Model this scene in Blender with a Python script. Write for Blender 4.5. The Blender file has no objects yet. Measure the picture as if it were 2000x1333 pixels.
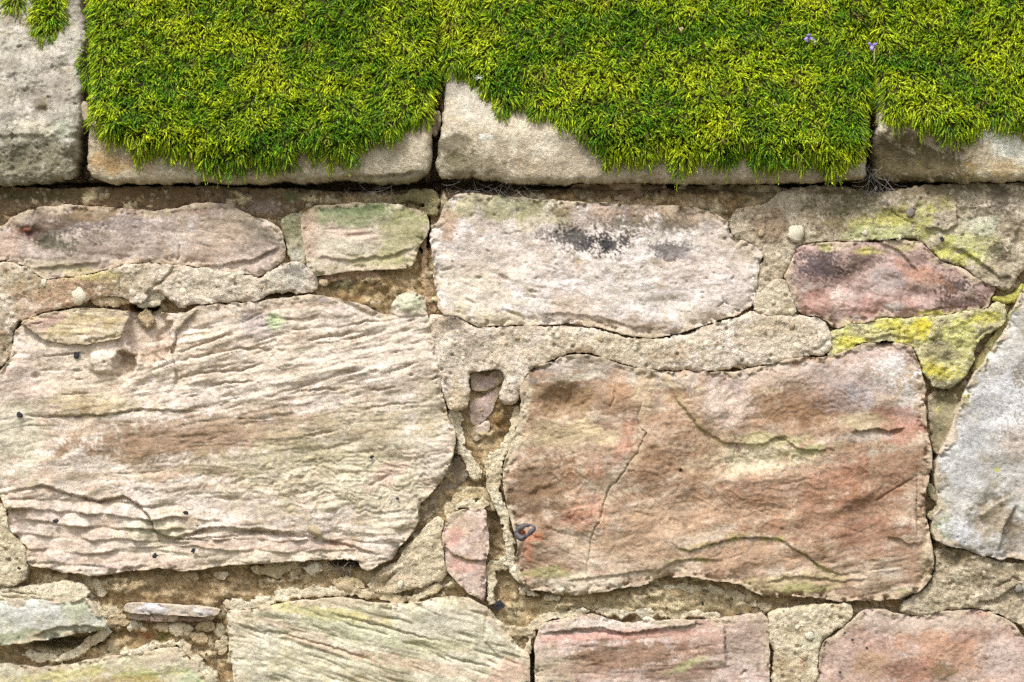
import bpy, math, random
import numpy as np

# ------------------------------------------------------------------ camera, sky, sun, exposure
S = 0.0006            # metres per tracing unit on the wall face
DCAM = 4.0            # camera distance from the wall face
ZC = 1.15             # height of the picture centre above the ground
scene = bpy.context.scene
col = scene.collection

cam_d = bpy.data.cameras.new("camera")
cam_d.sensor_fit = 'HORIZONTAL'
cam_d.sensor_width = 36.0
cam_d.lens = 36.0 * DCAM / (2000 * S)
cam_d.clip_start = 0.05
cam_d.clip_end = 2000
cam = bpy.data.objects.new("camera", cam_d)
col.objects.link(cam)
cam.location = (0, -DCAM, ZC)
cam.rotation_euler = (math.radians(90), 0, 0)
scene.camera = cam

SUN_EL, SUN_AZ = math.radians(56), math.radians(-26)   # azimuth measured from the camera side of the wall, negative = from the left
world = bpy.data.worlds.new("World")
scene.world = world
world.use_nodes = True
wn, wl = world.node_tree.nodes, world.node_tree.links
bg = wn["Background"]
sky = wn.new("ShaderNodeTexSky")
sky.sky_type = 'NISHITA'
sky.sun_disc = False
sky.sun_elevation = SUN_EL
sky.sun_rotation = math.pi + SUN_AZ * -1.0
sky.air_density = 1.0
sky.dust_density = 4.0
sky.ozone_density = 1.0
hs = wn.new("ShaderNodeHueSaturation")      # thin white cloud: the sky's blue is mostly washed out
hs.inputs["Saturation"].default_value = 0.34
wl.new(sky.outputs[0], hs.inputs["Color"])
wl.new(hs.outputs[0], bg.inputs[0])
bg.inputs[1].default_value = 0.12

sun_d = bpy.data.lights.new("sun", 'SUN')
sun_d.energy = 1.5
sun_d.angle = math.radians(10)
sun_d.color = (1.0, 0.98, 0.955)
sun = bpy.data.objects.new("sun", sun_d)
col.objects.link(sun)
sun.location = (-2, -4, 6)
from mathutils import Vector
sd = Vector((math.sin(SUN_AZ) * math.cos(SUN_EL), -math.cos(SUN_AZ) * math.cos(SUN_EL), math.sin(SUN_EL)))
sun.rotation_euler = sd.to_track_quat('Z', 'Y').to_euler()

scene.view_settings.view_transform = 'Standard'
scene.view_settings.look = 'None'
scene.view_settings.exposure = 0.98
scene.view_settings.gamma = 1.0
scene.render.engine = 'CYCLES'
scene.cycles.max_bounces = 6
scene.cycles.diffuse_bounces = 4
scene.cycles.transmission_bounces = 3
scene.cycles.use_denoising = False

rng = np.random.default_rng(7)
random.seed(7)
F = np.float32

# ------------------------------------------------------------------ noise
_ang = np.arange(256) / 256.0 * 2 * np.pi
_GX, _GY = np.cos(_ang).astype(F), np.sin(_ang).astype(F)

def _hash(ix, iy, seed):
    h = (ix * 374761393 + iy * 668265263 + seed * 974634777) & 0xffffffff
    h = ((h ^ (h >> 13)) * 1274126177) & 0xffffffff
    return (h ^ (h >> 16))

def perlin(x, y, seed=0):
    xf, yf = np.floor(x), np.floor(y)
    xi, yi = xf.astype(np.int64), yf.astype(np.int64)
    x, y = (x - xf).astype(F), (y - yf).astype(F)
    u = x * x * x * (x * (x * 6 - 15) + 10)
    v = y * y * y * (y * (y * 6 - 15) + 10)
    def g(dx, dy):
        k = _hash(xi + dx, yi + dy, seed) & 255
        return _GX[k] * (x - dx) + _GY[k] * (y - dy)
    a = g(0, 0); b = g(1, 0); c = g(0, 1); d = g(1, 1)
    return ((a + u * (b - a)) + v * ((c + u * (d - c)) - (a + u * (b - a)))) * 1.5

def fbm(x, y, seed=0, octv=4, gain=0.5, lac=2.03):
    s = 0; a = 1.0; n = 0
    for i in range(octv):
        s = s + a * perlin(x, y, seed + i * 17)
        n += a; a *= gain
        x = x * lac + 13.7; y = y * lac - 7.1
    return s / n

def cells(x, y, seed=0):
    """distance to nearest scattered point, and a random number of that point"""
    xi, yi = np.floor(x).astype(np.int64), np.floor(y).astype(np.int64)
    best = np.full(x.shape, 9.0, F); rid = np.zeros(x.shape, F)
    for dx in (-1, 0, 1):
        for dy in (-1, 0, 1):
            h = _hash(xi + dx, yi + dy, seed)
            px = xi + dx + (h & 255) / 255.0
            py = yi + dy + ((h >> 8) & 255) / 255.0
            d = np.hypot(x - px, y - py)
            m = d < best
            best = np.where(m, d, best)
            rid = np.where(m, (((h * 2654435761) >> 7) & 1023) / 1023.0, rid)
    return best.astype(F), rid.astype(F)

def sstep(a, b, x):
    t = np.clip((x - a) / (b - a), 0, 1)
    return t * t * (3 - 2 * t)

# ------------------------------------------------------------------ outlines
def chaikin(p, closed=True):
    p = np.asarray(p, float)
    q = np.roll(p, -1, 0) if closed else p[1:]
    a = p if closed else p[:-1]
    out = np.empty((2 * len(a), 2))
    out[0::2] = a * 0.78 + q * 0.22
    out[1::2] = a * 0.22 + q * 0.78
    if not closed:
        out = np.vstack([p[:1], out, p[-1:]])
    return out

def poly_sdf(pts, U, V):
    """positive inside"""
    p = np.asarray(pts, float)
    q = np.roll(p, -1, 0)
    d2 = np.full(U.shape, 1e12, F)
    inside = np.zeros(U.shape, bool)
    for (ax, ay), (bx, by) in zip(p, q):
        ex, ey = bx - ax, by - ay
        wx, wy = U - ax, V - ay
        t = np.clip((wx * ex + wy * ey) / (ex * ex + ey * ey + 1e-9), 0, 1)
        d2 = np.minimum(d2, (wx - ex * t) ** 2 + (wy - ey * t) ** 2)
        c = (ay > V) != (by > V)
        if ey != 0:
            inside ^= c & (U < ex * (V - ay) / ey + ax)
    d = np.sqrt(d2)
    return np.where(inside, d, -d).astype(F)

def line_dist(pts, U, V, width=None):
    """distance to polyline, signed side (+ = to the right of travel, i.e. below a left-to-right line), run 0..1;
    width: list of half widths, then returns width - distance"""
    p = np.asarray(pts, float)
    best = np.full(U.shape, 1e12, F); side = np.zeros(U.shape, F); run = np.zeros(U.shape, F)
    wd = np.zeros(U.shape, F)
    n = len(p) - 1
    for i in range(n):
        (ax, ay), (bx, by) = p[i], p[i + 1]
        ex, ey = bx - ax, by - ay
        wx, wy = U - ax, V - ay
        t = np.clip((wx * ex + wy * ey) / (ex * ex + ey * ey + 1e-9), 0, 1)
        d2 = (wx - ex * t) ** 2 + (wy - ey * t) ** 2
        m = d2 < best
        best = np.where(m, d2, best)
        side = np.where(m, np.sign(ex * wy - ey * wx), side)
        run = np.where(m, (i + t) / n, run)
        if width is not None:
            wd = np.where(m, width[i] * (1 - t) + width[i + 1] * t, wd)
    d = np.sqrt(best)
    if width is not None:
        return wd - d
    return d, side, run

# ------------------------------------------------------------------ colours (picture values of the pieces in even light -> reflectance)
def c(r, g, b, k=0.80):
    v = np.array([r, g, b]) / 255.0
    lin = np.where(v <= 0.04045, v / 12.92, ((v + 0.055) / 1.055) ** 2.4)
    return (lin * k).astype(F)

def ell(U, V, e):
    u0, v0, rx, ry = e[:4]
    a = math.radians(e[4]) if len(e) > 4 else 0.0
    x = (U - u0) * math.cos(a) + (V - v0) * math.sin(a)
    y = -(U - u0) * math.sin(a) + (V - v0) * math.cos(a)
    return np.sqrt((x / rx) ** 2 + (y / ry) ** 2)

def paint(C, U, V, ops, seed):
    if not ops:
        return C
    n1 = fbm(U / 34, V / 34, seed + 301, 4, 0.6)
    n2 = fbm(U / 5, V / 5, seed + 302, 2, 0.6)
    for i, op in enumerate(ops):
        kind = op[0]
        if kind in 'esl':
            e, colr, st = op[1], op[2], op[3]
            rag = op[4] if len(op) > 4 else 0.8
            if kind == 'l':                       # along a line: e = (points, half width)
                d, _, _ = line_dist(e[0], U, V)
                q = d / e[1]
            else:
                q = ell(U, V, e)
            if kind == 's':                       # speckled crust
                m = sstep(0.05, 0.35, 1 - q + rag * n1 * 1.3 + 0.9 * n2 - 0.18)
            else:
                m = sstep(0.1, 0.55, 1.22 - q + 1.3 * rag * n1 + 0.45 * n2)
                if kind == 'l':
                    m = m * np.clip(0.35 + 1.8 * fbm(U / 40 + 9, V / 40, seed + 310 + i, 3), 0, 1)
            m = (m * st)[..., None]
            C = C * (1 - m) + np.asarray(colr, F) * m
    return C

# ------------------------------------------------------------------ materials
def new_mat(name):
    m = bpy.data.materials.new(name)
    m.use_nodes = True
    nt = m.node_tree
    return m, nt, nt.nodes, nt.links, nt.nodes["Principled BSDF"]

def mathn(N, L, op, a, b=None):
    n = N.new("ShaderNodeMath"); n.operation = op
    for i, x in enumerate((a, b)):
        if x is None: continue
        if isinstance(x, (int, float)): n.inputs[i].default_value = x
        else: L.new(x, n.inputs[i])
    return n.outputs[0]

def stone_material(name, grain=0.34, bump=1.0, speck=0.0, dark=0.0, rough=0.93):
    m, nt, N, L, P = new_mat(name)
    P.inputs["Roughness"].default_value = rough
    P.inputs["Specular IOR Level"].default_value = 0.18
    at = N.new("ShaderNodeAttribute"); at.attribute_name = "Col"
    tc = N.new("ShaderNodeTexCoord")
    def noise(scale, det, ro=0.6):
        n = N.new("ShaderNodeTexNoise"); n.inputs["Scale"].default_value = scale
        n.inputs["Detail"].default_value = det; n.inputs["Roughness"].default_value = ro
        L.new(tc.outputs["Object"], n.inputs["Vector"]); return n.outputs["Fac"]
    g1, g2, g3 = noise(620, 2, 0.7), noise(190, 3), noise(1300, 0)
    # grain in value: single sand grains lighter and darker than the mean
    v = mathn(N, L, 'SUBTRACT', g1, 0.5)
    v = mathn(N, L, 'MULTIPLY', v, grain * 2.4)
    w = mathn(N, L, 'MULTIPLY', mathn(N, L, 'SUBTRACT', g2, 0.5), grain * 1.5)
    f = mathn(N, L, 'ADD', mathn(N, L, 'ADD', v, w), 1.0)
    f = mathn(N, L, 'MAXIMUM', f, 0.25)
    mul = N.new("ShaderNodeVectorMath"); mul.operation = 'SCALE'
    L.new(at.outputs["Color"], mul.inputs[0]); L.new(f, mul.inputs["Scale"])
    out = mul.outputs[0]
    if speck or dark:
        for amt, colr, sc, thr in ((speck, (1.32, 1.32, 1.32, 0.02), 190, 0.46), (dark, (0.16, 0.15, 0.14, 0.01), 300, 0.34)):
            if not amt: continue
            vo = N.new("ShaderNodeTexVoronoi"); vo.inputs["Scale"].default_value = sc
            L.new(tc.outputs["Object"], vo.inputs["Vector"])
            sep = N.new("ShaderNodeSeparateColor"); L.new(vo.outputs["Color"], sep.inputs[0])
            on = mathn(N, L, 'LESS_THAN', sep.outputs[0], amt)
            rad = mathn(N, L, 'MULTIPLY', sep.outputs[1], thr)
            inn = mathn(N, L, 'LESS_THAN', vo.outputs["Distance"], rad)
            k = mathn(N, L, 'MULTIPLY', mathn(N, L, 'MULTIPLY', on, inn), 0.85)
            mx = N.new("ShaderNodeMix"); mx.data_type = 'RGBA'
            L.new(k, mx.inputs[0]); L.new(out, mx.inputs[6])
            gr = N.new("ShaderNodeVectorMath"); gr.operation = 'MULTIPLY_ADD'
            L.new(at.outputs["Color"], gr.inputs[0]); gr.inputs[1].default_value = colr[:3]; gr.inputs[2].default_value = (colr[3],) * 3
            L.new(gr.outputs[0], mx.inputs[7])
            out = mx.outputs[2]
    L.new(out, P.inputs["Base Color"])
    hsum = mathn(N, L, 'ADD', mathn(N, L, 'MULTIPLY', g1, 1.0), mathn(N, L, 'MULTIPLY', g2, 1.6))
    hsum = mathn(N, L, 'ADD', hsum, mathn(N, L, 'MULTIPLY', g3, 0.4))
    b = N.new("ShaderNodeBump"); b.inputs["Strength"].default_value = 1.0
    b.inputs["Distance"].default_value = 0.0016 * bump
    L.new(hsum, b.inputs["Height"]); L.new(b.outputs[0], P.inputs["Normal"])
    return m

MAT_STONE = stone_material("sandstone", 0.30, 0.42)
MAT_COPE = stone_material("gritstone", 0.40, 0.85)
MAT_MORTAR = stone_material("lime_mortar", 0.42, 0.8, speck=0.42, dark=0.30)
MAT_EARTH = stone_material("crumbling_mortar", 0.45, 1.0, speck=0.2, dark=0.08)

def plain_material(name, rgb, rough=0.7, spec=0.3, var=0.25, scale=400, bump=0.0006):
    m, nt, N, L, P = new_mat(name)
    P.inputs["Roughness"].default_value = rough
    P.inputs["Specular IOR Level"].default_value = spec
    tc = N.new("ShaderNodeTexCoord")
    n = N.new("ShaderNodeTexNoise"); n.inputs["Scale"].default_value = scale; n.inputs["Detail"].default_value = 3
    L.new(tc.outputs["Object"], n.inputs["Vector"])
    mr = N.new("ShaderNodeMapRange"); mr.inputs[3].default_value = 1 - var * 1.6; mr.inputs[4].default_value = 1 + var * 1.6
    mr.inputs[1].default_value = 0.2; mr.inputs[2].default_value = 0.8
    L.new(n.outputs["Fac"], mr.inputs[0])
    vm = N.new("ShaderNodeVectorMath"); vm.operation = 'SCALE'
    vm.inputs[0].default_value = tuple(float(x) for x in rgb)
    L.new(mr.outputs[0], vm.inputs["Scale"]); L.new(vm.outputs[0], P.inputs["Base Color"])
    if bump:
        b = N.new("ShaderNodeBump"); b.inputs["Distance"].default_value = bump
        L.new(n.outputs["Fac"], b.inputs["Height"]); L.new(b.outputs[0], P.inputs["Normal"])
    return m

MAT_PALE = plain_material("pale_pebble", c(240, 230, 205), 0.6, 0.3, 0.12, 500)
MAT_BUFF = plain_material("buff_pebble", c(205, 185, 150), 0.7, 0.3, 0.2, 500)
MAT_GREY = plain_material("grey_pebble", c(160, 150, 140), 0.7, 0.3, 0.3, 300)
MAT_COAL = plain_material("black_clinker", (0.028, 0.028, 0.034), 0.45, 0.5, 0.4, 600, 0.001)
MAT_IRON = plain_material("dull_iron", (0.060, 0.052, 0.058), 0.5, 0.55, 0.4, 500, 0.001)
MAT_RUST = plain_material("rust", (0.16, 0.055, 0.022), 0.9, 0.1, 0.4, 500, 0.001)

def moss_material():
    m, nt, N, L, P = new_mat("moss")
    at = N.new("ShaderNodeAttribute"); at.attribute_name = "Col"
    L.new(at.outputs["Color"], P.inputs["Base Color"])
    P.inputs["Roughness"].default_value = 0.42
    P.inputs["Specular IOR Level"].default_value = 0.3
    tr = N.new("ShaderNodeBsdfTranslucent")
    L.new(at.outputs["Color"], tr.inputs["Color"])
    mx = N.new("ShaderNodeMixShader"); mx.inputs[0].default_value = 0.15
    L.new(P.outputs[0], mx.inputs[1]); L.new(tr.outputs[0], mx.inputs[2])
    L.new(mx.outputs[0], N["Material Output"].inputs["Surface"])
    return m
MAT_MOSS = moss_material()
MAT_FELT = plain_material("old_moss_stems", (0.030, 0.030, 0.010), 1.0, 0.0, 0.4, 300, 0.002)

# ------------------------------------------------------------------ mesh helpers
def raw_mesh(name, verts, faces_flat, sizes, colors=None, smooth=True):
    me = bpy.data.meshes.new(name)
    nv = len(verts)
    me.vertices.add(nv)
    me.vertices.foreach_set("co", np.ascontiguousarray(verts, F).ravel())
    nl = len(faces_flat)
    me.loops.add(nl)
    me.loops.foreach_set("vertex_index", np.ascontiguousarray(faces_flat, np.int32))
    me.polygons.add(len(sizes))
    st = np.zeros(len(sizes), np.int32); st[1:] = np.cumsum(sizes)[:-1]
    me.polygons.foreach_set("loop_start", st)
    me.polygons.foreach_set("use_smooth", np.full(len(sizes), smooth, bool))
    if colors is not None:
        a = me.color_attributes.new("Col", 'FLOAT_COLOR', 'POINT')
        rgba = np.ones((nv, 4), F); rgba[:, :3] = colors
        a.data.foreach_set("color", rgba.ravel())
    me.update(calc_edges=True)
    return me

def make_obj(name, me, mat, parent=None, loc=(0, 0, 0), label=None, cat=None, group=None, kind=None):
    o = bpy.data.objects.new(name, me)
    col.objects.link(o)
    if mat is not None and not me.materials:
        me.materials.append(mat)
    o.location = loc
    if parent is not None:
        o.parent = parent
    if label: o["label"] = label
    if cat: o["category"] = cat
    if group: o["group"] = group
    if kind: o["kind"] = kind
    return o

def to_world(u, v, h, k):
    """traced coordinates -> metres; k = one scale per piece for how far it stands out from the wall face"""
    return np.stack([(u - 1000) * S * k, -h * S, ZC + (666.5 - v) * S * k], -1)

def place_k(h0):
    return (DCAM - h0 * S) / DCAM

def shift_to(o, me_verts_center):
    pass

SOLIDS = []      # (bbox, sdf function) of everything that hides the bedding mortar

def sheet(name, sdf, bbox, step, hfun, cfun, mat, parent, h0=0, back=-90, jag=(2.5, 1.0), label=None, seed=0, kind=None, hide=True, cat=None, smooth=True):
    """a piece of stone or mortar: relief surface inside an outline, with sides running back into the wall"""
    u0, v0, u1, v1 = bbox
    us = np.arange(u0 - 2 * step - 4, u1 + 2 * step + 4, step); vs = np.arange(v0 - 2 * step - 4, v1 + 2 * step + 4, step)
    U, V = np.meshgrid(us.astype(F), vs.astype(F))
    D = sdf(U, V)
    D = D + jag[0] * fbm(U / 26, V / 26, seed + 91, 2) + jag[1] * fbm(U / 7, V / 7, seed + 92, 2)
    gv, gu = np.gradient(D, step)
    gg = gu * gu + gv * gv + 0.15
    out = D < 0
    near = out & (D > -2.2 * step)
    Up = np.where(near, U - D * gu / gg, U); Vp = np.where(near, V - D * gv / gg, V)
    inn = ~out
    q = (inn[:-1, :-1] | inn[1:, :-1] | inn[:-1, 1:] | inn[1:, 1:])
    okv = inn | near
    q &= okv[:-1, :-1] & okv[1:, :-1] & okv[:-1, 1:] & okv[1:, 1:]
    H = hfun(Up, Vp, np.maximum(D, 0))
    C = cfun(Up, Vp, np.maximum(D, 0), H)
    nr, nc = U.shape
    idx = np.arange(nr * nc).reshape(nr, nc)
    a = idx[:-1, :-1][q]; b = idx[:-1, 1:][q]; cc = idx[1:, 1:][q]; d = idx[1:, :-1][q]
    quads = np.stack([a, d, cc, b], -1)          # facing the camera (-y)
    # border edges -> skirt
    e = np.concatenate([quads[:, [0, 1]], quads[:, [1, 2]], quads[:, [2, 3]], quads[:, [3, 0]]])
    key = e[:, 0] * (nr * nc) + e[:, 1]; rkey = e[:, 1] * (nr * nc) + e[:, 0]
    border = e[~np.isin(key, rkey)]
    used, inv = np.unique(quads, return_inverse=True)
    quads = inv.reshape(-1, 4)
    remap = np.full(nr * nc, -1, np.int64); remap[used] = np.arange(len(used))
    border = remap[border]
    k = place_k(h0)
    P = to_world(Up.ravel()[used], Vp.ravel()[used], H.ravel()[used], k)
    col_v = np.clip(C.reshape(-1, 3)[used], 0.003, 0.9)
    bu, binv = np.unique(border, return_inverse=True); binv = binv.reshape(-1, 2)
    PB = P[bu].copy(); PB[:, 1] = -back * S
    n0 = len(P)
    sk = np.stack([border[:, 1], border[:, 0], binv[:, 0] + n0, binv[:, 1] + n0], -1)
    verts = np.concatenate([P, PB]); cols = np.concatenate([col_v, col_v[bu]])
    ctr = np.array([P[:, 0].mean(), 0.0, P[:, 2].min()])
    faces = np.concatenate([quads, sk])
    me = raw_mesh(name, verts - ctr, faces.ravel(), np.full(len(faces), 4, np.int32), cols, smooth)
    o = make_obj(name, me, mat, parent, tuple(ctr), label=label, kind=kind, cat=cat)
    if hide:
        SOLIDS.append((bbox, sdf))
    return o

def apply_feats(H, U, V, feats, seed):
    for i, f in enumerate(feats):
        k = f[0]
        if k == 'crack':                 # points, half width, depth
            d, s_, t = line_dist(f[1], U + 3 * fbm(U / 14, V / 14, seed + i, 2), V + 4 * fbm(U / 16, V / 16, seed + 50 + i, 3))
            ends = np.sqrt(np.clip(4 * t * (1 - t) + 0.12, 0, 1))
            H = H - f[3] * ends * np.clip(1 - d / (f[2] * 1.25), 0, 1) ** 0.8
        elif k == 'ledge':               # points, drop on the lower/right side, fade distance
            d, s_, t = line_dist(f[1], U + 3 * fbm(U / 14, V / 14, seed + i, 2), V + 5 * fbm(U / 18, V / 18, seed + 50 + i, 3))
            ends = sstep(0, 0.12, t) * sstep(1, 0.88, t)
            low = f[2] * np.exp(-np.maximum(d - 2, 0) / f[3]) * sstep(-1.2, 1.2, s_ * d)
            lip = 0.35 * f[2] * np.exp(-d / (0.35 * f[3])) * (s_ < 0)
            H = H - ends * (low - lip)
        elif k == 'pit':                 # ellipse, depth (negative = bump), edge softness
            q = ell(U, V, f[1]) + 0.25 * fbm(U / 18, V / 18, seed + i, 3)
            soft = f[3] if len(f) > 3 else 0.9
            H = H - f[2] * (1 - sstep(1 - soft, 1.0, q))
        elif k == 'rings':               # centre, radius, spacing, amplitude
            q = ell(U, V, f[1])
            r = q * f[1][2] + 26 * fbm(U / 34, V / 30, seed + i, 3)
            H = H + f[3] * (np.sin(r / f[2] * 2 * np.pi) - 0.8 * np.clip(np.sin(r / f[2] * np.pi + 1), 0, 1) ** 6) * sstep(1.0, 0.5, q) * (0.4 + 1.2 * np.clip(fbm(U / 26, V / 26, seed + i + 2, 2) + 0.4, 0, 1))
        elif k == 'strata':              # ellipse region, angle, spacing, amplitude, sharp
            q = ell(U, V, f[1]) + 0.3 * fbm(U / 60, V / 60, seed + i, 2)
            a = math.radians(f[2])
            wv = V + 14 * fbm(U / 150, V / 110, seed + i + 3, 3)
            y = -U * math.sin(a) + wv * math.cos(a); x = U * math.cos(a) + wv * math.sin(a)
            n = perlin(x / (f[3] * 9), y / f[3], seed + i + 5)
            n2 = perlin(x / (f[3] * 6), y / (f[3] * 0.45), seed + i + 6)
            gr = (1 - np.abs(n)) ** 5 + 0.5 * (1 - np.abs(n2)) ** 7
            br = 1.35 * sstep(-0.02, 0.42, fbm(x / 80, y / 26, seed + i + 8, 3))
            sw = (y + 6 * n + 2 * n2) / (f[3] * 1.5); lay = np.floor(sw); sw = sw - lay
            on = sstep(0.0, 0.3, fbm(x / 110, lay * 2.7, seed + i + 10, 3))
            H = H + f[4] * 1.1 * on * (np.clip(sw, 0.01, 1) ** 0.7 * sstep(1.0, 0.87, sw) - 0.4) * sstep(1.05, 0.7, q)
            H = H + f[4] * (0.45 * n + 0.22 * n2 - 1.25 * gr * br) * sstep(1.05, 0.7, q)
        elif k == 'swirl':               # ellipse region, noise size, lines, amplitude: contorted lamination
            q = ell(U, V, f[1]) + 0.35 * fbm(U / 50, V / 50, seed + i, 2)
            fld = fbm(U / f[2] + 0.5 * perlin(U / 40, V / 40, seed + i + 2), V / (f[2] * 0.62), seed + i + 3, 3, 0.5) * f[3]
            w = np.sin(fld * 2 * np.pi)
            w2 = np.sin(fld * 4.7 * np.pi + 1)
            H = H + f[4] * (0.55 * w + 0.25 * w2 - 0.9 * (1 - np.abs(w)) ** 6 * (0.3 + sstep(-.1, .4, fbm(U / 24, V / 24, seed + i + 6, 2)))) * sstep(1.05, 0.6, q)
        elif k == 'terr':                # ellipse region, angle, spacing, amplitude: bedding planes as rounded ledges
            q = ell(U, V, f[1]) + 0.25 * fbm(U / 50, V / 50, seed + i, 2)
            a = math.radians(f[2])
            wv = V + 16 * fbm(U / 130, V / 80, seed + i + 3, 3) + 3 * fbm(U / 22, V / 22, seed + i + 4, 2)
            y = (-U * math.sin(a) + wv * math.cos(a)) / f[3]
            fr = y - np.floor(y)
            lay = _hash(np.floor(y).astype(np.int64), np.zeros(y.shape, np.int64), seed + i) % 100 / 100.0
            nose = np.clip(fr, 0.02, 1) ** 0.55 * sstep(1.0, 0.84, fr)
            along = np.clip(0.65 + 1.5 * fbm(U / 60, np.floor(y) * 3.3, seed + i + 9, 3), 0.05, 1.6)
            H = H + f[4] * (nose * (0.5 + lay) * along - 0.6) * sstep(1.05, 0.75, q)
    return H

def weather(C, U, V, seed, amt=1.0, sat=0.92, iron=0.55):
    """patches of bleaching, olive algae film and iron tint, ragged at every scale"""
    a = fbm(U / 62, V / 44, seed + 61, 5, 0.66); b = fbm(U / 48, V / 34, seed + 62, 5, 0.68); d = fbm(U / 70, V / 50, seed + 63, 5, 0.66)
    m = (sstep(0.06, 0.42, a) * 0.55 * amt)[..., None]
    C = C * (1 - m) + (C * 0.55 + np.array([0.36, 0.33, 0.275], F)) * m
    m = (sstep(0.08, 0.45, b) * 0.75 * amt)[..., None]
    C = C * (1 - m) + C * np.array([0.70, 0.67, 0.50], F) * m
    m = (sstep(0.10, 0.45, d) * iron * amt)[..., None]
    C = C * (1 - m) + C * np.array([1.0, 0.89, 0.80], F) * m
    C = C * sat + C.mean(-1, keepdims=True) * (1 - sat)
    return C

def smear(U, V, D, seed):
    """where old mortar was smeared over a stone's edge"""
    return sstep(0.0, 0.35, 0.75 - D / 20 + 1.7 * fbm(U / 46, V / 46, seed + 71, 4, 0.6) - 0.35)

def mottle(C, U, V, seed, amt=1.0):
    e = fbm(U / 9, V / 7, seed + 64, 3, 0.65); g = fbm(U / 30, V / 20, seed + 65, 4, 0.62)
    return C * (1 + amt * (np.where(e > 0, 0.28 * e, 0.6 * e) + 0.30 * g))[..., None]

STONES = {}
def bbox_of(p):
    p = np.asarray(p); return (p[:, 0].min(), p[:, 1].min(), p[:, 0].max(), p[:, 1].max())

def stone(pts, label, h0, pal, parent, rad=26, drop=18, rough=3.0, tilt=(0, 0), strata=None, feats=(), paints=(), seed=1,
          step=2.15, name="stone", mat=None, back=-95, jag=(3.6, 0.6), pit=0.35, mott=1.0, kind=None, sat=0.92, lump=0.7):
    sm = chaikin(pts)
    bb = bbox_of(sm); cu, cv = (bb[0] + bb[2]) / 2, (bb[1] + bb[3]) / 2
    def hf(U, V, D):
        t = np.clip(D / rad, 0, 1)
        r2 = rad * 0.35
        t2 = np.clip(D / r2, 0, 1)
        H = h0 + tilt[0] * (U - cu) / 100 + tilt[1] * (V - cv) / 100
        dm = np.clip(0.5 + 1.5 * fbm(U / 46, V / 46, seed + 7, 3), 0.08, 1.5)
        chip = sstep(0.05, 0.30, fbm(U / 20, V / 17, seed + 8, 3, 0.6)) * sstep(rad * 0.7, 0, D)
        smr = smear(U, V, D, seed)
        dm = dm * (1 - 0.9 * smr)
        H = H - 7 * chip * (1 - smr)
        H = H - dm * drop * 0.55 * (1 - np.sqrt(1 - (1 - t) ** 2)) - dm * drop * 0.40 * (1 - np.sqrt(1 - (1 - t2) ** 2))
        H = H + rough * 3.4 * fbm(U / 120, V / 95, seed + 1, 2) + lump * rough * 1.15 * fbm(U / 36, V / 28, seed + 2, 3)
        H = H + (0.3 + 0.7 * lump) * rough * 0.34 * fbm(U / 9, V / 8, seed + 3, 3, 0.6)
        pn = fbm(U / 15, V / 11, seed + 4, 2)
        H = H - rough * pit * 2.2 * sstep(0.34, 0.75, pn)
        if strata:
            H = apply_feats(H, U, V, [('strata', (cu, cv, 9999, 9999)) + tuple(strata)], seed + 20)
        return apply_feats(H, U, V, feats, seed + 40)
    def cf(U, V, D, H):
        n = fbm(U / 110, V / 80, seed + 11, 4, 0.6)
        if strata:
            a = math.radians(strata[0])
            wv = V + 14 * fbm(U / 150, V / 110, seed + 23, 3)
            y = -U * math.sin(a) + wv * math.cos(a); x = U * math.cos(a) + wv * math.sin(a)
            n = 0.6 * n + 0.75 * fbm(x / 150, y / 16, seed + 12, 4, 0.6)
        t = np.clip(0.5 + 0.95 * n, 0, 1) * (len(pal) - 1)
        i0 = np.clip(np.floor(t).astype(int), 0, len(pal) - 2); f = (t - i0)[..., None]
        P = np.asarray(pal, F)
        C = P[i0] * (1 - f) + P[i0 + 1] * f
        m = 1 + mott * (0.32 * fbm(U / 24, V / 17, seed + 13, 3, 0.6) + 0.22 * fbm(U / 5.5, V / 4.5, seed + 14, 2))
        C = C * m[..., None]
        C = weather(C, U, V, seed, mott, sat)
        C = paint(C, U, V, paints, seed)
        s2 = 0.55 + 0.45 * sat
        C = C * s2 + C.mean(-1, keepdims=True) * (1 - s2)
        m = (0.75 * smear(U, V, D, seed))[..., None]
        C = C * (1 - m) + np.array(c(204, 186, 160), F) * m
        return mottle(C, U, V, seed, mott)
    return sheet(name, lambda U, V: poly_sdf(sm, U, V), bb, step, hf, cf, mat or MAT_STONE, parent, h0=h0, back=back,
                 jag=jag, label=label, seed=seed, kind=kind)

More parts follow.
